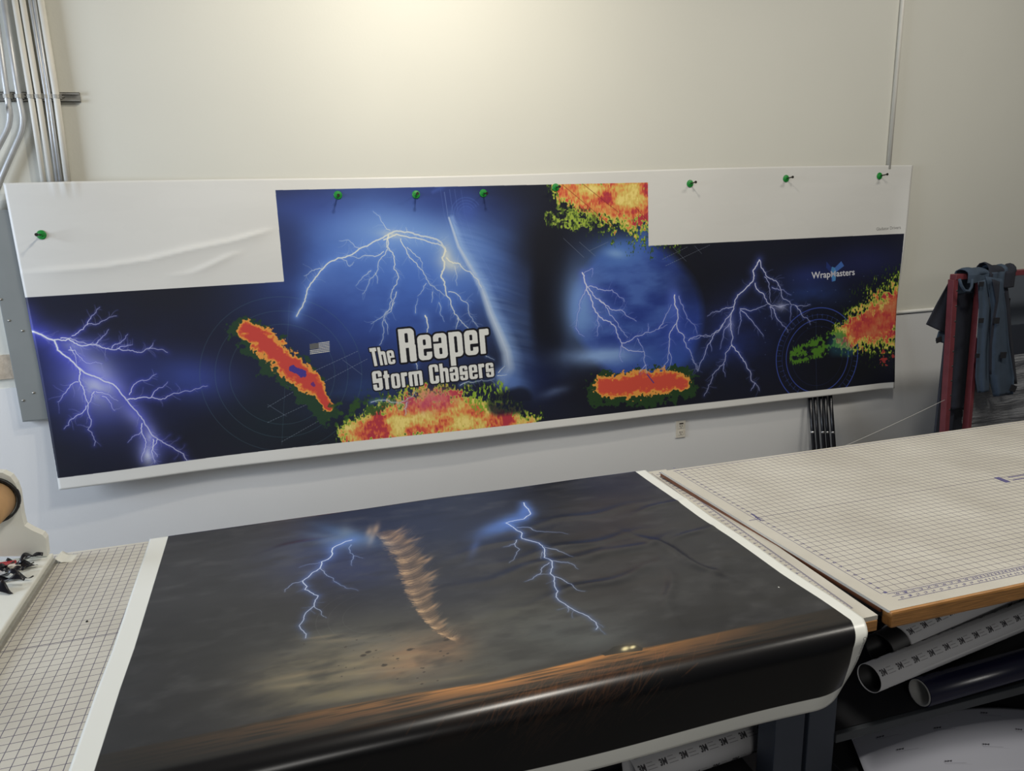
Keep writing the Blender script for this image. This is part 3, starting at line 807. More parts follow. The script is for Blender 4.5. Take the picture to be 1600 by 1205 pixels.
    for s, a0, a1, g, tw in (
        ([(320, 500), (290, 550), (290, 600), (240, 650), (205, 690), (200, 730), (185, 790), (190, 840), (190, 900), (160, 940), (150, 990), (100, 1040), (80, 1090), (60, 1140)], 3.4, 1.2, 9, 18),
        ([(190, 900), (230, 950), (260, 1000), (280, 1060), (300, 1080), (320, 1115)], 2.2, 1.2, 6, 8), ([(300, 1080), (280, 1115)], 1.2, .8, 4, 0),
        ([(320, 500), (340, 550), (380, 590), (410, 620), (430, 680), (470, 710), (520, 715), (560, 710)], 2.2, 1, 5, 10),
        ([(300, 610), (340, 660), (370, 710), (420, 720), (460, 710)], 2.4, 1.2, 6, 8), ([(370, 720), (400, 770), (430, 810), (455, 840)], 1.6, .8, 5, 6), ([(490, 715), (520, 760), (560, 805)], 1.6, .8, 5, 4),
        ([(230, 730), (280, 740), (330, 720), (370, 705)], 1.4, 1, 4, 3), ([(230, 735), (280, 780), (320, 830), (340, 860)], 1.4, .8, 4, 4), ([(380, 630), (430, 640), (470, 665)], 1, .5, 4, 2),
        ([(200, 720), (150, 730), (110, 745), (75, 765)], 1.4, .8, 4, 4), ([(200, 730), (150, 800), (90, 860), (0, 875)], 1.8, 1, 5, 5), ([(150, 800), (100, 860), (70, 920), (40, 990), (30, 1025), (0, 965)], 1.6, .8, 4, 6),
        ([(180, 800), (150, 850), (135, 920)], 1.2, .6, 4, 3), ([(230, 740), (230, 800), (220, 850)], 1, .5, 3, 2), ([(370, 720), (380, 780)], .9, .5, 3, 1), ([(470, 715), (465, 790)], .8, .4, 3, 1), ([(345, 580), (370, 640), (375, 700)], 1.2, .8, 3, 2), ([(155, 990), (160, 1050)], .8, .4, 3, 0), ([(90, 880), (95, 930)], .8, .4, 3, 0)):
        c.bolt(L5(s), a0, a1, g, .7, .15, 2, 9, twigs=tw)
    c.flush((98, 118, 226), (226, 228, 244))
    c.glow((1220, 479), (1228, 480), (1219, 485), (200, 206, 240), .8, 1.4); c.glow((1141, 508), (1147, 510), (1140, 520), (190, 196, 240), .5, 1.4)

    # lettering, flag, maker's mark
    c.word('Reaper', (626.5, 567), (766, 551.8), (621.2, 514.6))
    c.word('The', (582.2, 572.7), (618.5, 568.3), (576.5, 544.2))
    c.word('Storm Chasers', (584, 611), (772.5, 588.5), (580.3, 580.5))
    f0, f1, f2 = (483.5, 537.5), (514.5, 533.2), (484, 553.5)
    fl = lambda u, v: (f0[0] + (f1[0] - f0[0]) * u + (f2[0] - f0[0]) * v, f0[1] + (f1[1] - f0[1]) * u + (f2[1] - f0[1]) * v)
    for k in range(7): c.poly([fl(0, k * 2 / 13), fl(1, k * 2 / 13), fl(1, (k * 2 + 1) / 13), fl(0, (k * 2 + 1) / 13)], (222, 218, 200))
    c.poly([fl(0, 0), fl(.45, 0), fl(.45, .54), fl(0, .54)], (92, 92, 92))
    for i in range(6):
        for j in range(4): c.poly([fl(.04 + i * .07, .07 + j * .12), fl(.07 + i * .07, .07 + j * .12), fl(.07 + i * .07, .11 + j * .12), fl(.04 + i * .07, .11 + j * .12)], (130, 130, 128))
    W = lambda x, y: (1240 + x / 8.889, 390 + y / 8.889)
    c.poly([W(455, 165), W(520, 240), W(570, 245), W(570, 440), W(520, 440), W(520, 330), W(450, 250)], (44, 62, 130), .8)
    c.poly([W(660, 160), W(700, 225), W(590, 310), W(580, 430), W(530, 445), W(520, 330), W(570, 250)], (76, 120, 196), .9)
    c.poly([W(530, 235), W(570, 250), W(590, 300), W(580, 430), W(545, 440), W(515, 300)], (84, 150, 200), .85)
    c.fonttext('Wrap', W(250, 405), W(512, 383), W(246, 312), (226, 226, 228), bold=.02)
    c.fonttext('M', W(518, 382), W(586, 376), W(514, 296), (214, 200, 200), .8, bold=.01)
    c.fonttext('asters', W(594, 374), W(850, 352), W(590, 284), (226, 226, 228), bold=.02)

    c.a *= .95
    # paper: everything outside the stepped print outline is white
    Pm = lambda pts: c.P(pts)
    outline = [(35, 465), (443.5, 440), (430, 297), (1012, 285), (1013, 384), (1410, 365), (1397, 596), (800, 664), (460, 699), (90, 747)]
    mask = c.a * 0; keep = c.a.copy()
    white = np.empty_like(c.a); white[:] = np.array((214, 213, 207), np.float32) / 255
    white += ((fbm(h, w, 60, 200, 4, 13) - .5) * .02)[..., None]
    c.a = white.copy(); c2 = c.a * 0
    c.a[:] = 0
    c.poly(outline, (255, 255, 255))
    msk = c.a[..., :1].copy()
    c.a = keep * msk + white * (1 - msk)
    c.fonttext('Gladiator Drivers', (1369.5, 360.5), (1406, 357.5), (1369.3, 355.6), (96, 94, 92), .85)
    return c.a


M_banner = image_material('storm_banner_print', paint_banner(), 0.42, 0.4)
_c = {k: banner_xz(*v) for k, v in dict(tl=B_TL, tr=B_TR, br=B_BR, bl=B_BL).items()}
CREASE = [banner_xz(*p) for p in ((18, 428), (80, 422), (150, 417), (230, 405), (300, 388), (360, 376), (432, 356))]
CREASE2 = [banner_xz(*p) for p in ((255, 432), (300, 425), (330, 412), (360, 398), (385, 392))]


def crease(x, z, line, amp, wd):
    for (x0, z0), (x1, z1) in zip(line, line[1:]):
        if x0 <= x <= x1:
            t = (x - x0) / (x1 - x0); d = z - (z0 + (z1 - z0) * t)
            e = min(1.0, (x - line[0][0]) / .2, (line[-1][0] - x) / .12)
            return -amp * e * math.exp(-abs(d) / wd) * (1 if d < 0 else math.exp(-abs(d) / (wd * .25)))
    return 0.0


def banner_pt(s, t):
    top = np.array(_c['tl']) * (1 - s) + np.array(_c['tr']) * s
    bot = np.array(_c['bl']) * (1 - s) + np.array(_c['br']) * s
    x, z = top * (1 - t) + bot * t
    # slightly uneven cut edges
    if t < 0.06: z += 0.006 * math.sin(s * 9 + 1) * (1 - t / .06)
    y = banner_y(x, z) + crease(x, z, CREASE, .010, .035) + crease(x, z, CREASE2, .007, .025)
    y -= 0.012 * max(0, 1 - abs(x + .97) / .09) * max(0, 1 - t / .05) * abs(math.sin(x * 70))
    e = max(0.0, (s - .975) / .025); y -= .012 * e * e * (0.4 + math.sin(t * 5) ** 2)
    return Vector((x, y, z + CAMZ))


banner = grid_mesh('wall_banner', 420, 150, banner_pt,
                   lambda s, t, p: ((p.x - BX0) / (BX1 - BX0), (p.z - CAMZ - BZ0) / (BZ1 - BZ0)), M_banner, thickness=0.0006)
tag(banner, 'wide storm and lightning vinyl banner print pinned to the white wall', 'banner')

# ------------------------------------------------------------------ cap nails pinning the banner
names = ['alone on the white left area', 'above the lightning arch, leftmost on the printed part', 'second from left on the printed part',
         'third from left on the printed part', 'half over the orange radar patch', 'leftmost of three on the white right area',
         'middle of three on the white right area', 'at the upper right corner of the banner']
capbm = bmesh.new()
prof = [(0.0215, 0), (0.0215, -.002), (0.019, -.0045), (0.010, -.006), (0.008, -.012), (0.0, -.012)]
seg = 24; rings = []
for r, y in prof:
    rings.append([capbm.verts.new((r * math.cos(2 * math.pi * k / seg), y, r * math.sin(2 * math.pi * k / seg))) for k in range(seg)] if r > 0 else [capbm.verts.new((0, y, 0))])
for a, b in zip(rings, rings[1:]):
    for k in range(seg):
        if len(b) == 1: capbm.faces.new((a[k], a[(k + 1) % seg], b[0]))
        else: capbm.faces.new((a[k], a[(k + 1) % seg], b[(k + 1) % seg], b[k]))
capbm.faces.new(list(rings[0]))
cap_me = bpy.data.meshes.new('cap'); capbm.to_mesh(cap_me); capbm.free(); cap_me.materials.append(M_green)
nb = bmesh.new(); add_tube(nb, [(0, -.010, 0), (0, -.064, 0)], .0038, 10); add_tube(nb, [(0, -.0635, 0), (0, -.067, 0)], .0078, 12)
nail_me = bpy.data.meshes.new('nail_shaft'); nb.to_mesh(nail_me); nb.free(); nail_me.materials.append(M_nail)
for (px, py), nm in zip(((65, 367), (528, 305), (650, 304), (755, 302), (868, 293), (1078, 287), (1228, 279), (1374, 275)), names):
    x, z = banner_xz(px, py)
    r = empty('cap_nail', (x, banner_y(x, z) - .001, z + CAMZ), 'green plastic cap nail ' + nm, 'nail', 'green cap nails holding the banner')
    for nme, me in (('cap', cap_me), ('nail_shaft', nail_me)):
        ch = bpy.data.objects.new(nme, me); col.objects.link(ch); ch.parent = r
    r.rotation_euler = (random.Random(px).uniform(-.12, .05), 0, random.Random(py).uniform(-.05, .05))

# ------------------------------------------------------------------ conduits at upper left
YC = WALL_Y - 0.034          # conduit axis


def pipe_px(pts, name, label, r, mat, group, y=YC):
    P = [at(px, py, y) for px, py in pts]
    # round the bends
    out = [P[0]]
    for a, b, c in zip(P, P[1:], P[2:]):
        d = min((b - a).length, (c - b).length, .12) * .5
        q0 = b + (a - b).normalized() * d; q1 = b + (c - b).normalized() * d
        out += [q0 * (1 - t) ** 2 + b * 2 * t * (1 - t) + q1 * t * t for t in (0, .25, .5, .75, 1)]
    out.append(P[-1])
    bm = bmesh.new(); add_tube(bm, out, r, 14)
    return tag(from_bm(name, bm, mat, smooth=True), label, 'conduit', group)


def vert(x0, y0, x1, y1, ext=90):
    return [(x0 - (x1 - x0) / (y1 - y0) * ext, y0 - ext), (x1, y1)]


G = 'metal conduits down the upper left wall'
pipe_px([(-22, -90), (11, 150), (18, 190), (-8, 240), (-40, 300)], 'conduit', 'galvanized conduit farthest left, bending left below the strut', .0125, M_conduit, G)
pipe_px([(-8, -90), (29, 150), (39, 195), (2, 278), (-16, 330)], 'conduit', 'galvanized conduit second from left, bending left below the strut', .0125, M_conduit, G)
pipe_px([(8, -90), (48, 150), (71, 300)], 'conduit', 'pale conduit third from left, straight behind the banner', .0125, M_conduit_p, G)
pipe_px([(20, -90), (60, 150), (83, 300)], 'conduit', 'pale conduit fourth from left, straight behind the banner', .0125, M_conduit_p, G)
pipe_px([(32, -90), (72, 150), (92, 300)], 'conduit', 'thin shiny conduit fifth from left', .008, M_conduit, G)
pipe_px([(39, -90), (77, 150), (97, 300)], 'conduit', 'thin shiny conduit sixth from left beside its twin', .008, M_conduit, G)
pipe_px([(49, -90), (88, 150), (108, 300)], 'conduit', 'thick pale conduit nearest the wall, rightmost of the bundle', .014, M_conduit_p, G)
# strut channel with clamps
zs = at(100, 151, YC).z
x1 = at(126, 151, WALL_Y).x
strut = empty('strut_channel', (-1.2, WALL_Y, zs), 'short slotted steel strut channel carrying the conduits', 'bracket')
bm = bmesh.new()
for lo, hi in (((-1.5, WALL_Y - .003, zs - .0205), (x1, WALL_Y, zs + .0205)), ((-1.5, WALL_Y - .0205, zs - .0205), (x1, WALL_Y, zs - .018)), ((-1.5, WALL_Y - .0205, zs + .018), (x1, WALL_Y, zs + .0205)),
               ((-1.5, WALL_Y - .0205, zs - .0205), (x1, WALL_Y - .018, zs - .011)), ((-1.5, WALL_Y - .0205, zs + .011), (x1, WALL_Y - .018, zs + .0205))):
    add_box(bm, lo, hi)
from_bm('channel', bm, M_zinc, strut)
for px in (11, 29, 48, 60, 72, 79, 88):
    c0 = at(px, 151, YC); rr = .0095 if px in (72, 79) else .0160
    bm = bmesh.new()
    add_tube(bm, [(c0.x, YC, zs - .008), (c0.x, YC, zs + .008)], rr, 14)
    add_box(bm, (c0.x + rr * .5, YC - .004, zs - .010), (c0.x + rr + .006, WALL_Y - .018, zs + .010))
    add_tube(bm, [(c0.x + rr + .006, YC + .004, zs), (c0.x + rr + .013, YC + .004, zs)], .004, 8)
    from_bm('pipe_clamp', bm, M_zinc, strut)

# grey wireway at the left
w_tl, w_bl, w_br = at(-4, 320, 4.09), at(35, 660, 4.09), at(70, 657, 4.09)
wx0 = w_bl.x; wx1 = w_br.x + .03; wz1 = at(0, 328, 4.09).z; wz0 = w_bl.z
wire = empty('wireway', (wx0, WALL_Y, wz0), 'tall grey enamel metal wireway box on the wall left of the banner', 'electrical box')
bm = bmesh.new(); add_box(bm, (wx0, 4.092, wz0), (-1.10, WALL_Y, wz1), .002); from_bm('housing', bm, M_trough, wire)
bm = bmesh.new(); add_box(bm, (wx0 + .004, 4.0895, wz0 + .006), (-1.12, 4.0922, wz1 - .01), .0008); from_bm('cover', bm, M_trough, wire)
for px, py in ((14, 501), (36, 626), (35, 517), (52, 614), (1, 468)):
    p = at(px, py, 4.089); tube('screw', [(p.x, 4.090, p.z), (p.x, 4.0865, p.z)], .0055, M_zinc, wire, 10)

# conduits at the upper right and on the right wall
pr = [(1421, -90), (1413, 0), (1393, 225), (1390, 262)]
P = at(1402, 120, WALL_Y - .02)
o = tube('conduit', [(P.x, WALL_Y - .012, P.z - .55), (P.x, WALL_Y - .012, P.z + 1.3)], .013, M_conduit_p); tag(o, 'single slim painted conduit rising above the right end of the banner', 'conduit')
p = at(1430, 486, WALL_Y - .02)
o = tube('conduit', [(3.80, WALL_Y - .012, p.z), (5.9, WALL_Y - .012, p.z)], .011, M_conduit_p); tag(o, 'horizontal painted pipe on the wall right of the banner', 'conduit')

# outlet
p = at(1063, 670.5, WALL_Y - .008)
ot = empty('wall_outlet', (p.x, WALL_Y - .006, p.z), 'ivory electrical outlet on the wall under the banner', 'outlet')
box('cover_plate', (p.x - .034, WALL_Y - .014, p.z - .056), (p.x + .034, WALL_Y - .006, p.z + .056), M_plate, ot, .002)
for dz in (.021, -.021):
    s = box('socket', (p.x - .017, WALL_Y - .0165, p.z + dz - .0165), (p.x + .017, WALL_Y - .0138, p.z + dz + .0165), M_plate, ot, .001)
    for dx, hh in ((-.0065, .0055), (.0065, .0045)):
        box('slot', (p.x + dx - .0018, WALL_Y - .0172, p.z + dz + .002 - hh), (p.x + dx + .0018, WALL_Y - .0164, p.z + dz + .002 + hh), M_slot, s)
    tube('ground_hole', [(p.x, WALL_Y - .0172, p.z + dz - .010), (p.x, WALL_Y - .0164, p.z + dz - .010)], .003, M_slot, s, 8)
box('plate_switch', (p.x - .012, WALL_Y - .0172, p.z + .034), (p.x + .016, WALL_Y - .0138, p.z + .042), M_slot, ot, .0005)

# black poles under the right end of the banner
for i, (px, r) in enumerate(((1274, .0125), (1281.5, .0105), (1290, .0125), (1297, .012), (1305.5, .0125))):
    p = at(px, 660, 4.02)
    t = empty('pole', (p.x, 4.02, 0), 'black tube leaning on the wall below the banner, ' + ('leftmost', 'second from left', 'middle', 'fourth from left', 'rightmost')[i] + ' of five', 'pole', 'black tubes leaning under the banner')
    zt = Z0 - 1.22
    y0, y1 = 3.97, 4.116
    f = lambda z: y0 + (y1 - y0) * z / zt
    tube('tube', [(p.x, f(0.0), 0.0), (p.x + .002, f(zt), zt)], r, M_blackpole, t, 14)
    zc = at(px, 678, 4.0).z
    if i != 1: tube('collar', [(p.x, f(zc) , zc - .007), (p.x, f(zc), zc + .007)], r + .0022, M_silver, t, 14)

# ------------------------------------------------------------------ left table
HL = Z0 - 1.045
TX0, TX1, TY0, TY1 = -1.75, 1.338, 1.385, 2.518
lt = empty('cutting_table', (-.2, 1.95, 0), 'left worktable with a ruled one-inch grid top, partly under the dark print', 'table')


def board(name, pts, z, th, mat, parent, uvf):
    """slab from four corners (BL, FL, FR, BR as x, y)"""
    zf = z if callable(z) else (lambda y: z)
    V = [(x, y, zf(y)) for x, y in pts] + [(x, y, zf(y) - th) for x, y in pts]
    Fs = [(0, 1, 2, 3), (7, 6, 5, 4)] + [(i, i + 4, (i + 1) % 4 + 4, (i + 1) % 4) for i in range(4)]
    o = from_data(name, V, Fs, mat, parent)
    uvl = o.data.uv_layers.new(name='uv')
    for lp in o.data.loops:
        v = o.data.vertices[lp.vertex_index].co; uvl.data[lp.index].uv = uvf(v.x, v.y)
    return o


M_boardL = mat_board('left_cutting_board', (-1.62, 1.262, .05, 1.120, 1.949 - 1.385))
board('tabletop', [(TX0, TY1), (TX0, TY0 + .002), (TX1, TY0 + .002), (TX1, TY1)], HL, .012, M_boardL, lt, lambda x, y: (x + .004, y - TY0))
box('edge_band', (TX0, TY0, HL - .042), (TX1 - .001, TY0 + .03, HL - .0125), M_oak, lt, .002)
box('core_board', (TX0 + .01, TY0 + .031, HL - .04), (TX1 - .012, TY1 - .005, HL - .0125), M_beam, lt)


def flat_marks(name, quads, z, mat, parent, texts=()):
    V, Fs = [], []
    zf = z if callable(z) else (lambda y: z)
    for q in quads:
        k = len(V); V += [(x, y, zf(y)) for x, y in q]; Fs.append(tuple(range(k, k + len(q))))
    for text, o, e, t in texts:
        tr, wid = font_tris(text, .01)
        o, e, t = map(np.array, (o, e, t)); A = np.array([(e - o) / wid, (t - o) / .72]).T
        for q in np.einsum('ij,nkj->nki', A, tr) + o:
            k = len(V); V += [(a, b, zf(b)) for a, b in q]; Fs.append((k, k + 1, k + 2))
    ob = from_data(name, V, Fs, mat, parent)
    ob['kind'] = 'stuff'
    for p in ob.data.polygons:
        if p.normal.z < 0: p.flip()
    return ob


def rect(x0, y0, x1, y1): return [(x0, y0), (x1, y0), (x1, y1), (x0, y1)]


q = []; tx = []
for k in range(0, 42 * 8):
    y = TY0 + .05 + k * .0254 / 8
    if y > TY1 - .02: break
    ln = .016 if k % 8 == 0 else (.010 if k % 4 == 0 else .006)
    q.append(rect(TX1 - .034 - ln, y - .0007, TX1 - .034, y + .0007))
    if k % 8 == 0: tx.append((str(k // 8), (TX1 - .062, y - .004), (TX1 - .050, y - .004), (TX1 - .062, y + .004)))
q.append(rect(TX1 - .0715, TY0 + .05, TX1 - .0700, TY1 - .02))
tx.append(('45', (TX1 - .090, TY0 + .030), (TX1 - .052, TY0 + .014), (TX1 - .082, TY0 + .046)))
flat_marks('ruler_marks', q, HL + .0004, M_ink, lt, tx)
for x in (1.104, -1.70):
    for y in (1.45, 2.40):
        if x > 0 or True:
            bm = bmesh.new(); add_box(bm, (x, y, .012), (x + .09, y + .075, HL - .041), .004); add_box(bm, (x - .01, y - .01, 0), (x + .10, y + .085, .012))
            from_bm('leg', bm, M_steel, lt)
box('apron', (-1.61, 1.455, HL - .115), (1.103, 1.485, HL - .041), M_steel, lt, .003)
box('lower_shelf', (-1.61, 1.50, .30), (1.103, 2.39, .325), M_shelf, lt)
box('shelf_beam', (-1.61, 1.462, .28), (1.103, 1.498, .34), M_beam, lt, .003)

# ------------------------------------------------------------------ right table
# its top sits a little proud of the left one at the back and level with it at the front
HR = Z0 - 1.042
RT_F, RT_B = 1.389, 2.445
RT = [(1.279, RT_B), (1.376, RT_F), (3.75, RT_F), (3.66, RT_B)]
rt = empty('cutting_table', (2.5, 1.95, 0), 'right worktable with wood edges and a ruled grid top, clear of prints', 'table')
SHEAR = .09


def rt_z(y): return HR + .022 * (y - RT_F) / (RT_B - RT_F)


def rt_uv(x, y): return (x + SHEAR * (y - RT_F) - 1.376, y - RT_F)


def rt_xy(u, v): return (u + 1.376 - SHEAR * v, v + RT_F)


M_boardR = mat_board('right_cutting_board', (.0254 * 1.5, 2.3, .0762, 1.0414, .5842))
board('tabletop', RT, rt_z, .008, M_boardR, rt, lambda x, y: (lambda uv: (uv[0] - .0254 * .5, uv[1]))(rt_uv(x, y)))
bm = bmesh.new(); add_box(bm, (1.3755, RT_F - .008, HR - .046), (3.75, RT_F + .026, HR - .0005), .006)
from_bm('edge_band', bm, M_oak, rt)
bm = bmesh.new()
vs = [bm.verts.new((x, y, rt_z(y) - .0085)) for x, y in ((1.2775, RT_B), (1.3735, RT_F + .03), (1.395, RT_F + .03), (1.303, RT_B))]
lo = [bm.verts.new(v.co - Vector((0, 0, .011))) for v in vs]
bm.faces.new(vs); bm.faces.new(lo[::-1])
for i in range(4): bm.faces.new((vs[i], lo[i], lo[(i + 1) % 4], vs[(i + 1) % 4]))
bmesh.ops.recalc_face_normals(bm, faces=bm.faces)
from_bm('side_band', bm, M_sideband, rt)
box('core_board', (1.395, RT_F + .027, HR - .045), (3.65, 2.44, HR - .0105), M_beam, rt)
# rulers: double band at the front, inch marks on the left, big numerals mid-table
q = []; tx = []
for k in range(0, 85):
    u = .0762 + k * .0254
    a = rt_xy(u, .036)
    if k % 1 == 0:
        q.append(rect(a[0] - .0006, a[1] + .019, a[0] + .0006, a[1] + .030))
        q.append(rect(a[0] - .0006, a[1] + .000, a[0] + .0006, a[1] + .009))
        tx.append((str(k), (a[0] + .003, a[1] + .0205), (a[0] + (.011 if k < 10 else .019), a[1] + .0205), (a[0] + .003, a[1] + .0285)))
        tx.append((str(k), (a[0] + .003, a[1] + .004), (a[0] + (.010 if k < 10 else .017), a[1] + .004), (a[0] + .003, a[1] + .011)))
    for j in range(1, 4):
        b = rt_xy(u + j * .00635, .036); q.append(rect(b[0] - .0004, b[1] + .025, b[0] + .0004, b[1] + .030))
for v in (.0345, .0535, .068):
    a = rt_xy(.06, v); b = rt_xy(2.25, v); q.append(rect(a[0], a[1] - .0008, b[0], a[1] + .0008))
for k in range(0, 40):
    a = rt_xy(.0508 - .011, .0762 + k * .0254)
    tx.append((str(k + 1), (a[0] + .016, a[1] - .004), (a[0] + .026, a[1] - .004), (a[0] + .016, a[1] + .004)))
a = rt_xy(.046, .072); b = rt_xy(.046, 1.042); a_, b_ = rt_xy(.04, 1.0414), rt_xy(2.25, 1.0414); q.append(rect(a_[0], a_[1] - .0012, b_[0], a_[1] + .0012))
q.append([(a[0] - .0007, a[1]), (a[0] + .0007, a[1]), (b[0] + .0007, b[1]), (b[0] - .0007, b[1])])
for px, py, L, W_, along in ((1566, 750, .05, .024, 'y'), (1590, 744, .09, .006, 'x'), (1597, 748, .085, .006, 'x'), (1178, 806, .03, .006, 'y'), (1185, 811, .03, .006, 'y'), (1181, 812, .05, .003, 'x')):
    c_ = atz(px, py, rt_z(1.95)); dx, dy = (L / 2, W_ / 2) if along == 'x' else (W_ / 2, L / 2)
    q.append(rect(c_.x - dx, c_.y - dy, c_.x + dx, c_.y + dy))
flat_marks('ruler_marks', q, lambda y: rt_z(y) + .0004, M_ink, rt, tx)
for x in (1.207, 3.55):
    for y in (1.45, 2.36):
        bm = bmesh.new(); add_box(bm, (x, y, .012), (x + .086, y + .075, HR - .047), .004); add_box(bm, (x - .004, y - .01, 0), (x + .09, y + .085, .012))
        from_bm('leg', bm, M_steel, rt)
box('top_rail', (1.294, 1.50, HR - .09), (3.55, 1.53, HR - .0465), M_beam, rt, .003)
box('shelf', (1.295, 1.462, Z0 - 1.445), (3.54, 2.38, Z0 - 1.43), M_shelf, rt)
box('shelf_beam', (1.295, 1.446, Z0 - 1.457), (3.54, 1.461, Z0 - 1.4305), M_beam, rt, .002)
box('lower_shelf', (1.295, 1.40, .255), (3.54, 2.38, .275), M_shelf, rt)

# ------------------------------------------------------------------ dark storm print lying on the left table
PX0, PX1 = -.55, 1.33
YB = 1.386; RB = .050; YBACK = 2.53
S_BEND = YBACK - YB; ARC = RB * 1.45
S_END = S_BEND + ARC + .156
SW = 1700; SH = int(SW * S_END / (PX1 - PX0))
ZT = HL + .0035


def fold(s):
    """profile along the print: y, z for path length s from the back edge"""
    if s <= S_BEND: return YBACK - s, ZT
    if s <= S_BEND + ARC:
        a = (s - S_BEND) / RB; return YB - RB * math.sin(a), ZT - RB * (1 - math.cos(a))
    a = ARC / RB; d = s - S_BEND - ARC
    return YB - RB * math.sin(a) - d * math.cos(a) * .4 + d * d * .35, ZT - RB * (1 - math.cos(a)) - d * math.sin(a)


def p_map(px, py):
    r = ROT @ np.array([px - CX, py - CY, F_PX])
    k = (ZT - CAMZ) / r[2]; y = r[1] * k
    if y > YB: x = r[0] * k; s = YBACK - y
    else:
        best = None
        for i in range(160):
            s_ = S_BEND + (S_END - S_BEND + .05) * i / 159; yy, zz = fold(s_)
            e = abs(r[2] / r[1] - (zz - CAMZ) / yy)
            if best is None or e < best[0]: best = (e, s_, yy)
        s = best[1]; x = r[0] / r[1] * best[2]
    return ((x - PX0) / (PX1 - PX0) * SW, s / S_END * SH)


def edge_left(s): return np.interp(s, [0, .68, .85, S_BEND, S_END], [-.522, -.505, -.505, -.499, -.495])


def edge_right(s): return np.interp(s, [0, .16, .47, .63, .88, 1.03, S_BEND, S_BEND + ARC, S_BEND + ARC + .05, S_BEND + ARC + .105, S_END], [1.256, 1.258, 1.262, 1.272, 1.277, 1.286, 1.291, 1.264, 1.262, 1.256, 1.246])


def in_left(s): return edge_left(s) + np.interp(s, [0, S_END], [.056, .046])


def in_right(s): return edge_right(s) - np.interp(s, [0, .3, S_END], [.044, .042, .036])


